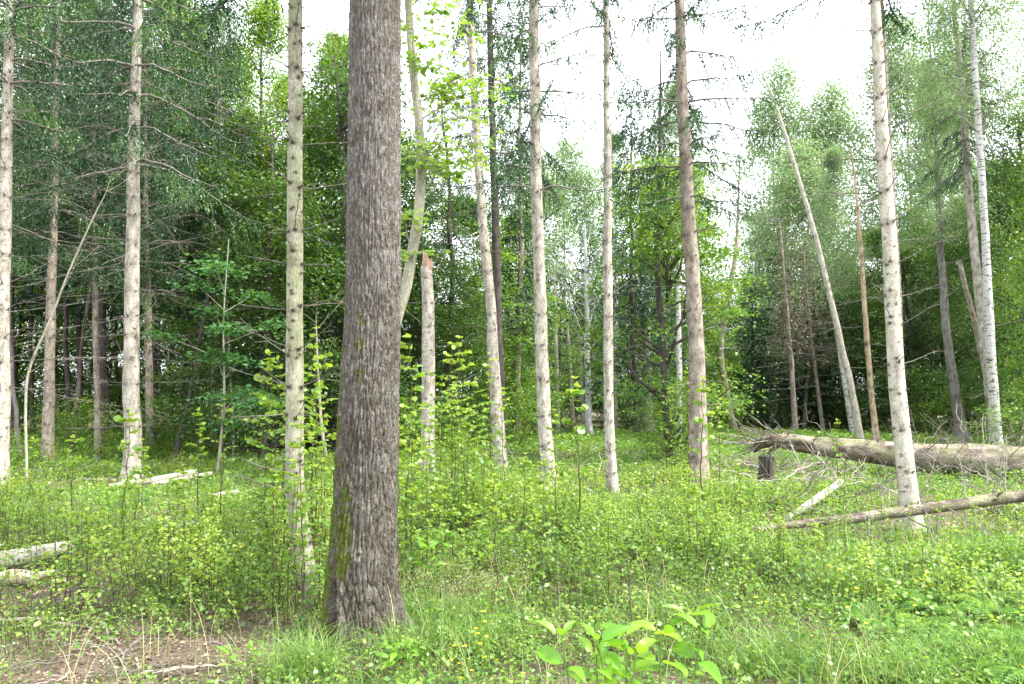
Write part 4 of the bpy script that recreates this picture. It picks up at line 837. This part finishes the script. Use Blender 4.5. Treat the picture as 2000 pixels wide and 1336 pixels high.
for k in range(44):
    px = random.uniform(1790, 2010); d = random.uniform(19.5, 23); p = np.array([gx(px, d), d, random.uniform(.05, .55)])
    stick(p, random.random() * 6.28, random.uniform(.15, 1.25), random.uniform(.5, 1.5), random.uniform(.009, .017), random.choice(('twig', 'twig_pale')), 'bare upturned stick in the brushwood behind the fallen log', 'brushwood sticks behind the fallen log', 4)
for k in range(56):
    px = random.uniform(1520, 2010); py = random.uniform(930, 1045); d = 1.6 * F / (py - 785); p = np.array([gx(px, d), d, random.uniform(.08, .5)])
    stick(p, random.random() * 6.28, random.uniform(-.1, 1.0), random.uniform(.5, 1.5), random.uniform(.005, .011), random.choice(('twig', 'twig_pale', 'twig')), 'thin dead stick tangled in the herbs round the thin fallen pole', 'sticks by the fallen pole', 3)
for k in range(26):
    px = random.uniform(785, 1300); py = random.uniform(868, 990); d = 1.6 * F / (py - 785); p = np.array([gx(px, d), d, random.uniform(.03, .12)])
    stick(p, random.random() * 6.28, random.uniform(-.05, .35), random.uniform(.5, 1.4), random.uniform(.008, .018), random.choice(('twig', 'twig_pale')), 'dead stick on the ground in the central clearing', 'sticks in the clearing', 2)
for k in range(70):
    px = random.uniform(0, 640); py = random.uniform(1130, 1336); d = 1.6 * F / (py - 785); x = gx(px, d)
    stick((x, d, float(ground_z(x, d)) + .02), random.random() * 6.28, random.uniform(-.03, .10), random.uniform(.15, .6), random.uniform(.003, .008), random.choice(('twig', 'twig_pale', 'stem')), 'small twig lying on the bare litter at lower left', 'twigs on the bare litter', 2, 'twig')
for lab, px, py, d, az, el, L, r, m in [('mossy branch lying across the ground at the far lower left', -20, 1212, 5.55, .03, 0.02, .75, .018, 'bark_green'),
        ('short thick stick lying on the brown litter at the bottom left of centre', 320, 1312, 4.5, .5, .04, .28, .013, 'twig_pale'),
        ('dark curved dead branch arching over the grass at lower right', 1785, 1290, 4.65, .45, .35, .30, .015, 'stem'),
        ('dark dead branch lying below the arching one at lower right', 1872, 1312, 4.55, .25, .12, .34, .011, 'stem'),
        ('thin bare upright twig standing behind the big leaved plant', 1235, 1215, 3.2, 1.9, 1.35, .28, .004, 'stem'),
        ('tall bare dead stem standing upright right in front of the fallen log', 1928, 1000, 11, 0, 1.55, 1.25, .011, 'twig_pale'),
        ('bowed grey dead branch rising from the herbs right of the stump', 1600, 1010, 10.2, 2.2, 1.1, 1.1, .008, 'twig_pale'),
        ('long thin dead branch crossing above the thin fallen pole at the right edge', 1900, 1000, 10.5, .1, .28, 1.5, .016, 'twig')]:
    g = G(); P = branch_pts(np.zeros(3), az, el, L, -.25 if el < .6 else .05, 12, .12); tube(g, P, np.linspace(r, r * .4, 12), 8)
    for _ in range(3):
        i = random.randint(3, 10); tube(g, branch_pts(P[i], az + random.uniform(-1, 1), el + random.uniform(-.3, .6), L * .25, .1, 5, .1), np.linspace(r * .4, .0015, 5), 4)
    link('dead_branch_piece', g.mesh('dead_branch_piece', M[m]), None, at(px, py, d), label=lab, cat='branch')

# ------------------------------------------------------------------ herb layer
def bare(x, y):
    """1 where the brown litter shows"""
    v = np.zeros_like(x)
    for cx, cy, rx, ry, a in ((-1.95, 4.6, 1.15, .8, 1.25), (-2.6, 5.6, 1.0, .35, .7), (-1.55, 5.5, .6, .28, .75), (-3.3, 5.1, .8, .5, .75), (-4.4, 6.5, 1.3, 1.0, 1.15), (-.75, 4.72, .4, .22, .75), (3.4, 14.8, 1.2, .8, .6), (5.6, 11.6, 1.6, 1.2, .6), (-7, 15.5, 2, 1, .5), (-1.2, 15, 1.6, .8, .5), (5.3, 16.5, 2.4, .9, .7)):
        v = np.maximum(v, a * np.exp(-(((x - cx) / rx) ** 2 + ((y - cy) / ry) ** 2) ** 2))
    return v
def lowz(x, y):
    v = np.zeros_like(x)
    for cx, cy, rx, ry in ((3.9, 8.6, 1.9, 1.7), (-6.0, 12.5, 2.8, 2.2), (6.2, 9.0, 3.0, 1.9), (7.5, 13.8, 4.5, 2.6), (-6.2, 14.2, 2.6, 1.7), (-4.2, 9.3, .8, 1.0), (-4.6, 7.2, 1.2, .9), (1.9, 12.6, 1.6, 1.7), (1.5, 24, 6, 8)): v = np.maximum(v, np.exp(-(((x - cx) / rx) ** 2 + ((y - cy) / ry) ** 2) ** 2))
    return v
def frustum_pts(n, y0, y1, pad=1.12, pw=2.0):
    """random ground points inside the wedge the photograph takes in, plus a margin"""
    n = int(n * 1.3); y = (y0 ** pw + R.random(n) * (y1 ** pw - y0 ** pw)) ** (1 / pw); x = (R.random(n) * 2 - 1) * (1000 / F * y * pad + 1.9); return x, y
TR = [(-.98, 5.15, .33)]
def keep(x, y, dens):
    k = R.random(len(x)) < dens
    for a, b, r in TR: k &= (x - a) ** 2 + (y - b) ** 2 > r * r
    return x[k], y[k]

def seedlings(name, label, n, y0, y1, hmin, hmax, lsz, per, tpl, mat, seed, low=False):
    x, y = frustum_pts(n, y0, y1); dn = np.clip((n2(x, y, 1.3, seed) - .33) * 5, .12, 1) * (1 - bare(x, y)) * np.clip(((y - 4.55) + .55 * np.clip(-x - .4, 0, 1.4)) / 1.6, 0.0, 1) 
    if low: dn = np.clip((n2(x, y, .9, seed) - .30) * 5, .3, 1) * (1 - bare(x, y))
    x, y = keep(x, y, dn); N = len(x); z = ground_z(x, y); far = np.clip((26 - y) / 12, .45, 1) * (1 - .78 * lowz(x, y))
    near = 1 if low else np.clip((y - 4.1) / 2.4, .35, 1); hgt = (hmin + (hmax - hmin) * np.clip((n2(x, y, 1.5, seed + 3) - .30) * 3.2, 0, 1) * R.uniform(.5, 1.15, N)) * far * near
    lean = R.normal(size=(N, 2)) * .16; g = G(); m = 4; s = np.linspace(0, 1, m)
    # stems as thin three-sided tubes
    cx = x[:, None] + lean[:, :1] * hgt[:, None] * s ** 1.5; cyy = y[:, None] + lean[:, 1:] * hgt[:, None] * s ** 1.5; cz = z[:, None] + hgt[:, None] * s
    rad = (.0026 + .0012 * hgt)[:, None] * (1 - .65 * s) * (1 + y[:, None] / 22)
    V = []; 
    for q in range(3): a = q * 2.094; V.append(np.stack([cx + rad * math.cos(a), cyy + rad * math.sin(a), cz], -1))
    V = np.stack(V, 2).reshape(-1, 3); i, j, q = np.meshgrid(np.arange(N), np.arange(m - 1), np.arange(3), indexing='ij'); q2 = (q + 1) % 3; b = i * m * 3
    fa = np.stack([b + j * 3 + q, b + j * 3 + q2, b + (j + 1) * 3 + q2, b + (j + 1) * 3 + q], -1).reshape(-1, 4)
    g.add(V, fa, 1, R.random(len(fa)))
    cnt = np.maximum(4, (per * (hgt / hmax) * R.uniform(.7, 1.3, N)).astype(int)); idx = np.repeat(np.arange(N), cnt); T = R.uniform(.22, 1.03, len(idx)) ** .8
    az = R.random(len(idx)) * 6.283; off = R.random(len(idx)) * .16 * (1.25 - T) * (.5 + hgt[idx])
    px = x[idx] + lean[idx, 0] * hgt[idx] * T ** 1.5 + np.cos(az) * off; py = y[idx] + lean[idx, 1] * hgt[idx] * T ** 1.5 + np.sin(az) * off; pz = z[idx] + hgt[idx] * T + off * .25
    el = R.normal(-.15, .35, len(idx)) + (T > .92) * .6
    u = np.stack([np.cos(az) * np.cos(el), np.sin(az) * np.cos(el), np.sin(el)], -1); nr = np.array([0, 0, 1.0]) + R.normal(size=(len(idx), 3)) * .38
    spec = R.random(N); tone = (.30 + .8 * (n2(x, y, 2.6, seed + 5) - .44) + .26 * (spec - .5))[idx] + .26 * T * R.random(len(idx)) + R.normal(size=len(idx)) * .11
    sz = lsz * R.uniform(.55, 1.25, len(idx)) * (.75 + .5 * spec[idx]) * (1 - .25 * T)
    leaves(g, np.stack([px, py, pz], -1), u, nr, sz, tpl, 0, np.clip(tone + .08, 0, 1), 1.0)
    return link(name, g.mesh(name, [M[mat], M['stem']]), None, label=label, cat='undergrowth', kind='stuff')
seedlings('undergrowth', 'dense leafy seedlings covering the near clearing', 5600, 4.5, 9.5, .16, .78, .036, 72, LEAF, 'undergrowth', 1.0)
seedlings('undergrowth', 'leafy seedlings covering the middle of the clearing', 12000, 9.5, 18, .14, .66, .046, 50, RH, 'undergrowth', 2.0)
seedlings('undergrowth', 'low green cover running back to the edge of the wood', 14000, 18, 52, .12, .44, .070, 22, RH, 'undergrowth', 3.0)

seedlings('undergrowth', 'low broad herbs filling the ground between seedlings and grass', 4600, 3.3, 8.5, .05, .24, .026, 34, LEAF, 'undergrowth', 4.0, True)
seedlings('undergrowth', 'nettle-like darker herbs standing in clumps', 1500, 5.5, 16, .2, .62, .060, 30, LEAF, 'bright', 9.0)
seedlings('undergrowth', 'dark green bilberry-like low plants at the front of the thicket', 1500, 4.6, 7.5, .15, .42, .030, 60, RH, 'bright', 6.0, True)
def herbs():
    x, y = frustum_pts(270000, 3.0, 40, 1.1, 1.15); dn = np.clip((n2(x, y, .8, 7) - .30) * 5, .15, 1) * (1 - .93 * bare(x, y))
    x, y = keep(x, y, dn); N = len(x); h = R.random(N) ** 1.4 * .30 * np.clip((n2(x, y, 1.1, 8) - .2) * 2.4, .2, 1.2); az = R.random(N) * 6.283; el = R.normal(.1, .4, N)
    g = G(); leaves(g, np.stack([x, y, ground_z(x, y) + h + .01], -1), np.stack([np.cos(az) * np.cos(el), np.sin(az) * np.cos(el), np.sin(el)], -1), np.array([0, 0, 1.0]) + R.normal(size=(N, 3)) * .45,
                    R.uniform(.016, .042, N) * (.75 + y / 12), RH, 0, np.clip(R.normal(.32, .2, N) + .5 * (n2(x, y, 1.7, 12) - .44), 0, 1), 1.1)
    link('ground_cover', g.mesh('ground_cover', M['undergrowth']), None, label='low mixed herbs and clover-like leaves hugging the ground', cat='ground cover', kind='stuff')
herbs()

def grass(name, label, x, y, hmin, hmax, wd, mat, lean=.6, seg=5):
    N = len(x); z = ground_z(x, y); H = R.uniform(hmin, hmax, N); az = R.random(N) * 6.283 + 1.2 * (n2(x, y, .5, 4) - .44) * 6; le = np.abs(R.normal(lean, lean * .45, N)); s = np.linspace(0, 1, seg)
    out = (s ** 1.9)[None] * (H * le)[:, None]; up = H[:, None] * (s - .42 * (le[:, None].clip(0, 1.3)) * s ** 3.2)[:]
    cx = x[:, None] + np.cos(az)[:, None] * out; cyy = y[:, None] + np.sin(az)[:, None] * out; cz = z[:, None] + up; wv = wd * (1 - s ** 2.2)[None] * R.uniform(.6, 1.3, N)[:, None] + .0004
    f = az + R.normal(1.57, .5, N); sx, sy = np.cos(f)[:, None] * wv * .5, np.sin(f)[:, None] * wv * .5
    V = np.stack([np.stack([cx - sx, cyy - sy, cz], -1), np.stack([cx + sx, cyy + sy, cz], -1)], 2).reshape(-1, 3)
    i, j = np.meshgrid(np.arange(N), np.arange(seg - 1), indexing='ij'); b = i * seg * 2 + j * 2
    fa = np.stack([b, b + 1, b + 3, b + 2], -1).reshape(-1, 4); tn = np.clip(R.normal(.42, .2, N) + .6 * (n2(x, y, 1.0, 15) - .44), 0, 1)
    g = G(); g.add(V, fa, 0, np.repeat(tn, seg - 1)); link(name, g.mesh(name, M[mat]), None, label=label, cat='grass', kind='stuff')
def gpts(n, y0, y1, fn):
    x, y = frustum_pts(n, y0, y1, 1.1, 1.6); return keep(x, y, fn(x, y))
def gd(x, y):
    c = np.clip((n2(x, y, .55, 21) - .36) * 6, .08, 1) * (1 - bare(x, y)) * np.clip((8.5 - y) / 2.8, 0.05, 1)
    return c * np.where(x < -1.3, .45 + .3 * (y < 5.0), 1.0)
x, y = gpts(80000, 3.2, 10, gd); grass('grass', 'long green grass arching along the bottom of the picture', x, y, .05, .24, .0042, 'grass', 1.0)
x, y = gpts(30000, 8, 22, lambda x, y: np.clip((n2(x, y, .9, 25) - .42) * 7, 0, 1) * (1 - .6 * bare(x, y))); grass('grass', 'thin grass standing between the seedlings', x, y, .15, .5, .007, 'grass', .5)
# tussocks: right edge, foot of the thick trunk
cx = []; cyv = []
for px, d, n, s in [(1925, 7.3, 900, .30), (1985, 6.8, 900, .3), (1880, 7.9, 600, .22), (1640, 6.2, 500, .3), (620, 4.5, 260, .2), (800, 4.8, 300, .22), (850, 5.5, 800, .4), (590, 4.5, 350, .3), (930, 5.0, 500, .3), (1350, 5.6, 500, .4), (1500, 4.7, 600, .5), (1750, 4.5, 700, .5), (1950, 4.6, 600, .4)]:
    cx.append(gx(px, d) + R.normal(size=n) * s * .5); cyv.append(d + R.normal(size=n) * s * .4)
grass('grass', 'tall fine grass tussocks at the trunk foot and the right side', np.concatenate(cx), np.concatenate(cyv), .14, .40, .0038, 'grass', .9, 6)
x, y = gpts(3600, 3.8, 9, lambda x, y: np.clip((n2(x, y, .5, 31) - .40) * 6, 0, 1)); grass('grass', 'pale dry grass stalks among the green', x, y, .2, .6, .003, 'straw', .55, 6)
# pale seed-headed grass right of the thick trunk
def panicles():
    g = G(); N = 110; 
    for k in range(N):
        d = random.uniform(5.3, 6.4); x0 = gx(random.uniform(790, 1010), d); z0 = float(ground_z(x0, d)); h = random.uniform(.35, .58); az = random.random() * 6.28
        P = branch_pts([x0, d, z0], az, 1.35, h, -.35, 6, .03); tube(g, P, np.linspace(.0014, .0007, 6), 3, 0, tint=random.random(), cap=False); m = 26
        o = P[-1] + R.normal(size=(m, 3)) * [.03, .03, .035] - [0, 0, .03]; leaves(g, o, rdir(m), rdir(m), R.uniform(.006, .012, m), NEED, 0, R.uniform(.2, .9, m), 2)
    link('grass', g.mesh('seed_grass', M['straw']), None, label='feathery straw coloured seed grass right of the thick trunk foot', cat='grass', kind='stuff')
panicles()
def litter():
    x, y = frustum_pts(190000, 3.4, 20, 1.1, 1.15); x, y = keep(x, y, .2 + .8 * bare(x, y)); N = len(x); g = G()
    leaves(g, np.stack([x, y, ground_z(x, y) + .004 + R.random(N) * .012], -1), rdir(N, .25), np.array([0, 0, 1.0]) + R.normal(size=(N, 3)) * .35, R.uniform(.010, .034, N) * np.where(R.random(N) < .2, 1.4, 1), NEED, 0, R.random(N) ** 1.3, 2.0)
    link('leaf_litter', g.mesh('leaf_litter', M['litter']), None, label='brown and tan fallen leaves and needles on the bare ground', cat='leaf litter', kind='stuff')
litter()

# ferns on the right
def fern_mesh(seed, nf=9, L=.5):
    rr = np.random.default_rng(seed); g = G(); pos = []; uu = []; nn = []; sz = []; tt = []
    for k in range(nf):
        az = k * 6.283 / nf + rr.normal() * .25; l = L * rr.uniform(.75, 1.2); n = 22; s = np.linspace(0, 1, n); d = np.array([math.cos(az), math.sin(az)])
        P = np.stack([d[0] * l * s * .85, d[1] * l * s * .85, l * (.85 * s - .75 * s ** 2.4)], -1); tube(g, P, np.linspace(.0028, .0008, n), 3, 0, tint=.4, cap=False)
        tn = rr.uniform(.3, .8)
        for i in range(4, n):
            pl = l * .26 * math.sin(math.pi * min(1, (s[i] * .85 + .12))) ** .8
            for sg in (-1, 1):
                sd_ = np.array([-d[1] * sg, d[0] * sg, -.12]); m = 7; q = np.linspace(.1, 1, m)[:, None]
                pts = P[i] + sd_ * pl * q
                for s2 in (-1, 1):
                    pos.append(pts); tdir = (P[i] - P[i - 1]); tdir = tdir / np.linalg.norm(tdir)
                    uu.append(np.repeat((tdir * s2 + sd_ * .6)[None], m, 0)); nn.append(np.repeat([[0, 0, 1.0]], m, 0) + rr.normal(size=(m, 3)) * .12); sz.append(pl * .28 * (1.15 - q[:, 0])); tt.append(np.full(m, tn))
    leaves(g, np.concatenate(pos), np.concatenate(uu), np.concatenate(nn), np.concatenate(sz), RH, 0, np.concatenate(tt), 1.0)
    return g.mesh('fronds', M['fern'])
FM = [fern_mesh(81), fern_mesh(82, 7, .42)]
for k, (px, py, s) in enumerate([(1700, 1190, .8), (1760, 1150, .85), (1820, 1170, .9), (1870, 1215, .9), (1930, 1180, 1.0), (1980, 1230, 1.0), (1900, 1260, .8), (1840, 1110, .8), (1960, 1130, .9), (2020, 1180, 1), (1790, 1230, .7), (1730, 1270, .6), (1995, 1290, .9), (1540, 905, .9), (1420, 862, 1.2)]):
    d = 1.6 * F / (py + 30 - 785); x = gx(px, d)
    link('fern', FM[k % 2], None, (x, d, float(ground_z(x, d))), random.random() * 6.28, s, 'light green fern with arching feathered fronds' + (' in the lower right corner' if k < 13 else ' near the dark stump' if k == 13 else ' left of the fallen log'), 'fern', 'ferns at lower right' if k < 13 else None)

# ------------------------------------------------------------------ saplings, each its own object
def sapling_mesh(seed, H=1.2, nb=12, per=8, ls=.05, tpl=LEAF, mat='sapling', spread=.26, stem='stem', low=.25):
    rr = np.random.default_rng(seed); n = 24; z = np.linspace(0, H, n); gs = G(); gl = G()
    P = np.stack([np.cumsum(rr.normal(size=n)) * .008, np.cumsum(rr.normal(size=n)) * .008, z], -1); P[0] = [0, 0, -.03]
    tube(gs, P, np.linspace(.0055 + .002 * H, .0018, n), 6); pos = []; uu = []; tt = []
    for b in range(nb):
        f = low + (1 - low) * (b + rr.random()) / nb; i = min(n - 2, int(f * (n - 1))); az = b * 2.4 + rr.normal() * .4; L = spread * (1.25 - f) * rr.uniform(.6, 1.3)
        Q = np.stack([P[i, 0] + math.cos(az) * np.linspace(0, L, 6), P[i, 1] + math.sin(az) * np.linspace(0, L, 6), P[i, 2] + L * .5 * np.linspace(0, 1, 6) - .2 * L * np.linspace(0, 1, 6) ** 2], -1)
        tube(gs, Q, np.linspace(.0025, .001, 6), 4, cap=False)
        for q in range(per):
            t = (q + .5) / per; p = Q[0] + (Q[-1] - Q[0]) * t; p = np.array([np.interp(t, np.linspace(0, 1, 6), Q[:, k]) for k in range(3)]); a2 = az + (1 if q % 2 else -1) * rr.uniform(.4, 1.1)
            pos.append(p); uu.append([math.cos(a2), math.sin(a2), rr.uniform(-.5, .25)]); tt.append(.3 + .45 * f + rr.normal() * .14)
    for q in range(7): a2 = rr.random() * 6.28; pos.append(P[-1 - q // 2]); uu.append([math.cos(a2), math.sin(a2), rr.uniform(-.1, .8)]); tt.append(.85)
    m = len(pos); leaves(gl, pos, uu, np.array([0, 0, 1.0]) + rr.normal(size=(m, 3)) * .65, ls * .92 * rr.uniform(.6, 1.25, m), tpl, 0, np.clip(tt, 0, 1), 1.05)
    return gs.mesh('stem', M[stem]), gl.mesh('leaves', M[mat])
SM = [sapling_mesh(91, 1.0), sapling_mesh(92, 1.4, 15, 8, .052, ROUND), sapling_mesh(93, 1.2, 9, 7, .06, ROUND, spread=.2, low=.45), sapling_mesh(94, 1.8, 20, 9, .055, LEAF, spread=.42), sapling_mesh(95, 1.6, 14, 6, .048, LEAF, spread=.22, low=.35), sapling_mesh(96, 2.2, 26, 10, .055, ROUND, spread=.5, low=.2)]
SH = [1.0, 1.4, 1.2, 1.8, 1.6, 2.2]
def sap(px, pyt, d, v, label, group=None):
    x = gx(px, d); z = float(ground_z(x, d)); top = float(at(px, pyt, d)[2]); s = max(.25, (top - z) / SH[v])
    t = thing('sapling', label, 'sapling', (x, d, z), group, random.random() * 6.28, s)
    link('stem', SM[v][0], t); link('leaves', SM[v][1], t)
L1 = 'leafy hazel-like sapling wrapped round the foot of the slim greenish trunk'
for px, pt, d, v in [(545, 700, 7.4, 5), (585, 730, 6.9, 3), (615, 700, 7.2, 5), (560, 760, 6.5, 4), (640, 800, 7.6, 3), (520, 690, 7.8, 1), (600, 820, 5.9, 3), (628, 640, 7.6, 4), (575, 900, 5.7, 3), (610, 960, 5.6, 1), (545, 930, 5.8, 3), (635, 900, 5.9, 4), (590, 860, 6.0, 5)]: sap(px, pt, d, v, L1, 'saplings round the slim trunk')
L2 = 'bright sapling in the thicket between the snapped trunk and the lime-leaved pale trunk'
for px, pt, d, v in [(885, 680, 9.2, 5), (905, 660, 9.6, 3), (930, 740, 9.0, 5), (865, 740, 9.4, 5), (950, 690, 10, 4), (845, 800, 8.6, 3), (985, 760, 10, 3), (915, 790, 8.6, 5), (890, 760, 8.8, 3)]: sap(px, pt, d, v, L2, 'thicket right of the snapped trunk')
L3 = 'sapling with fresh leaves pressed against the right side of the thick furrowed trunk'
for px, pt, d, v in [(798, 660, 7.0, 3), (812, 780, 6.6, 5), (830, 860, 6.4, 4), (795, 820, 6.2, 1)]: sap(px, pt, d, v, L3, 'saplings by the thick trunk')
for px, pt, d, v, lab in [(1128, 740, 8.2, 2, 'tall thin sapling with brown and yellow-green tip leaves left of the slender pale trunk'),
        (1075, 800, 7.4, 4, 'thin dark-stemmed sapling crossing the foot of the straight centre trunk'),
        (440, 780, 8.6, 4, 'dark-stemmed sapling left of the slim greenish trunk, taller than the herbs'),
        (405, 800, 9.5, 1, 'light leafed sapling tip below the maple'), (248, 800, 8.8, 2, 'sapling tip with bright leaves crossing the bristling spruce foot'),
        (158, 845, 9.2, 2, 'bright leaf tuft of a thin sapling near the left pale poles'), (275, 860, 8.4, 2, 'thin sapling right of the bristling spruce foot with yellow-green top'),
        (128, 945, 7.4, 2, 'sapling with large yellow-green leaves in the left herbs'), (80, 850, 12, 2, 'small bright sapling before the first whole trunk'),
        (1365, 740, 10.5, 2, 'thin sapling whose bright leaves cross the stout pinkish trunk'), (1400, 780, 11.5, 3, 'leafy sapling right beside the stout pinkish trunk foot'),
        (1445, 960, 6.3, 4, 'dark-stemmed sapling standing in the herbs left of the thin fallen pole end'), (1620, 820, 12, 1, 'small sapling with yellow-green leaves on top of the fallen log middle'),
        (1610, 950, 9.0, 4, 'sapling in front of the short birch log'), (1690, 930, 9.6, 3, 'sapling growing left of the pale grey-green trunk foot'),
        (1300, 760, 15.5, 3, 'leafy sapling at the bushy foot of the leafy twisting trunk'), (1340, 720, 17, 5, 'bright bushy sapling left of the stout pinkish trunk'),
        (905, 1040, 5.9, 1, 'dark low sapling with a withered stem right of the thick trunk'), (1930, 1030, 7.2, 1, 'sapling between the pole and the tall grass at right')]: sap(px, pt, d, v, lab)
def at_region(lo, hi, n, pr, label, group, ybase=(1000, 1190), rise=(90, 230), vs=(0, 1, 2, 4)):
    for k in range(n):
        px = random.uniform(lo, hi); yb = random.uniform(*ybase); d = 1.6 * F / (yb - 785); sap(px, yb - random.uniform(*rise) * (yb - 785) / 300, d, random.choice(vs), label, group)
at_region(20, 250, 18, 0, 'slender sapling in the herbs between the left picture edge and the bristling spruce', 'saplings far left', rise=(50, 150))
at_region(250, 560, 26, 0, 'slender sapling in the herbs between the bristling spruce and the slim greenish trunk', 'saplings left', rise=(60, 190))
at_region(790, 1080, 32, 0, 'slender dark-stemmed sapling in the herbs between thick trunk and centre trunk', 'saplings centre left', (1000, 1200), (80, 240))
at_region(1080, 1360, 28, 0, 'slender dark-stemmed sapling in the herbs below the slender pale trunk', 'saplings centre', rise=(50, 170))
at_region(1360, 1700, 26, 0, 'slender sapling in the herbs in front of the stump and the thin fallen pole', 'saplings right', (1010, 1190), (50, 150))
at_region(1700, 2000, 16, 0, 'slender sapling in the herbs right of the pale grey-green trunk', 'saplings far right', (1050, 1200), (50, 120))

at_region(1060, 1700, 34, 0, 'bushy waist-high sapling spreading in the middle of the sunny herbs', 'bushy saplings in the herbs', (980, 1150), (70, 165), (3, 5, 0))
at_region(60, 540, 18, 0, 'bushy sapling with small fresh leaves in the left herbs', 'bushy saplings left', (1000, 1150), (60, 140), (3, 5, 0))
# ------------------------------------------------------------------ foreground plants
def big_plant(px, d, h, label, nst=3, ls=.10, seed=5, spread=.2, pairs=4):
    rr = np.random.default_rng(seed); x = gx(px, d); t = thing('broad_leaved_seedling', label, 'plant', (x, d, float(ground_z(x, d))))
    for k in range(nst):
        az = k * 6.283 / nst + rr.random(); hh = h * rr.uniform(.82, 1.0); n = 12; s = np.linspace(0, 1, n); off = spread * rr.uniform(.3, 1)
        P = np.stack([math.cos(az) * off * s ** 1.3, math.sin(az) * off * s ** 1.3 * .6, -.02 + hh * s], -1); gs = G(); tube(gs, P, np.linspace(.006, .0022, n), 7, 0, tint=.35)
        st = link('stem', gs.mesh('stem', M['lime']), t)
        g = G(); pos = []; uu = []; tn = []; sz = []
        for q in range(pairs):
            i = n - 1 - int(q * 1.5) if q else n - 1; a = q * 1.57 + rr.random()
            for e in range(3 if q == 0 else 2):
                a2 = a + e * (6.283 / (3 if q == 0 else 2)) + rr.normal() * .2; pos.append(P[max(2, i)] + np.array([math.cos(a2), math.sin(a2), .2]) * .015); uu.append([math.cos(a2), math.sin(a2), rr.uniform(-.1, .5) + (.4 if q == 0 else 0)])
                sz.append(ls * rr.uniform(.7, 1.2) * (.75 if q == 0 else 1)); tn.append(rr.uniform(.45, .95))
        m = len(pos)
        # finely shaped blades: curved along and across
        nu, nv = 19, 7; uu_ = norm(np.array(uu)); 
        for p, u, l, tt_ in zip(pos, uu_, sz, tn):
            nr = np.array([0, -.15, 1.0]) + rr.normal(size=3) * .42; nr = nr - u * np.dot(nr, u); nr /= np.linalg.norm(nr); sd_ = np.cross(u, nr); V = []
            for a_ in np.linspace(0, 1, nu):
                wv = (.225 + .012 * math.sin(a_ * 60)) * math.sin(math.pi * a_ ** .85) ** .85 * (1 - .3 * a_)
                for b_ in np.linspace(-1, 1, nv): V.append(p + l * (u * a_ + sd_ * wv * b_ + nr * (.10 * abs(b_) * math.sin(3.14 * a_) - .28 * a_ ** 2.2 + .010 * math.sin(a_ * 44 - abs(b_) * 5) * abs(b_) ** .5)))
            i_, j_ = np.meshgrid(np.arange(nu - 1), np.arange(nv - 1), indexing='ij'); b0 = i_ * nv + j_; fa = np.stack([b0, b0 + 1, b0 + nv + 1, b0 + nv], -1).reshape(-1, 4); g.add(np.array(V), fa, 0, np.full(len(fa), tt_))
        link('leaves', g.mesh('leaves', M['bigleaf']), t)
big_plant(1170, 2.25, 1.0, 'broad-leaved bright seedling at the bottom edge, left stem of the big leaved clump', 4, .112, 6, .17, 6)
big_plant(1265, 2.3, .98, 'broad-leaved bright seedling at the bottom edge, right stem of the big leaved clump', 6, .115, 8, .24, 6)
big_plant(1215, 2.2, .82, 'lowest broad-leaved seedling in the middle of the big leaved clump', 4, .105, 14, .2, 5)
big_plant(1385, 2.2, .83, 'single seedling with a large pale bluish leaf right of the big leaved clump', 1, .12, 9, .05, 2)
big_plant(1075, 2.0, .70, 'large leaf poking in at the bottom edge left of the big leaved clump', 1, .13, 10, .05, 2)
big_plant(785, 4.3, .28, 'small five-leaved seedling at the right foot of the thick trunk', 3, .09, 11, .12, 3)
big_plant(815, 4.0, .16, 'low elder-like seedling just below the one at the thick trunk foot', 3, .07, 12, .12, 2)
big_plant(485, 4.1, .30, 'yellow-green seedling on the litter left of the thick trunk', 2, .07, 13, .1, 3)
big_plant(850, 6.1, .62, 'elder-like seedling with broad leaves right of the thick trunk at mid height', 3, .12, 15, .2, 4)

def flower(px, py, d, lab, grp, s=1.0):
    p = at(px, py, d); z0 = float(ground_z(p[0], d)); h = max(.06, p[2] - z0); t = thing('yellow_flower', lab, 'flower', (p[0], d, z0), grp)
    g = G(); tube(g, [[0, 0, -.01], [.01, 0, h * .5], [0, 0, h]], [.002, .0016, .001], 4, tint=.4); link('stalk', g.mesh('stalk', M['grass']), t)
    g = G(); m = 7; a = np.arange(m) * 6.283 / m; leaves(g, np.repeat([[0, 0, h]], m, 0), np.stack([np.cos(a), np.sin(a), .35 + 0 * a], -1), np.repeat([[0, 0, 1.0]], m, 0) + R.normal(size=(m, 3)) * .1, .014 * s, RH, 0, R.random(m), 1.6)
    link('blossom', g.mesh('blossom', M['yellow']), t)
for px, py in [(947, 1215), (950, 1243), (933, 1238), (938, 1258), (945, 1195), (888, 1262), (907, 1263), (898, 1296), (915, 1292), (926, 1298), (922, 1310), (883, 1310), (948, 1284), (1022, 1316), (900, 1325), (970, 1320), (880, 1330), (908, 1334), (940, 1270), (930, 1228)]:
    flower(px, py, random.uniform(4.2, 4.8), 'small yellow blossom in the grass patch right of the thick trunk foot', 'yellow flowers near the thick trunk', 1.1)
for px, py in [(1382, 1154), (1476, 1168), (1498, 1176), (1384, 1225), (1620, 1105), (1770, 1160), (1787, 1183), (1795, 1213), (1692, 1218), (1655, 1186), (1640, 1113), (1530, 1163), (1585, 1242), (1420, 1316), (1395, 1325), (1484, 1302)]:
    flower(px, py, random.uniform(4.4, 5.2), 'small yellow blossom scattered in the right-hand herbs', 'yellow flowers in the right herbs', 1.0)
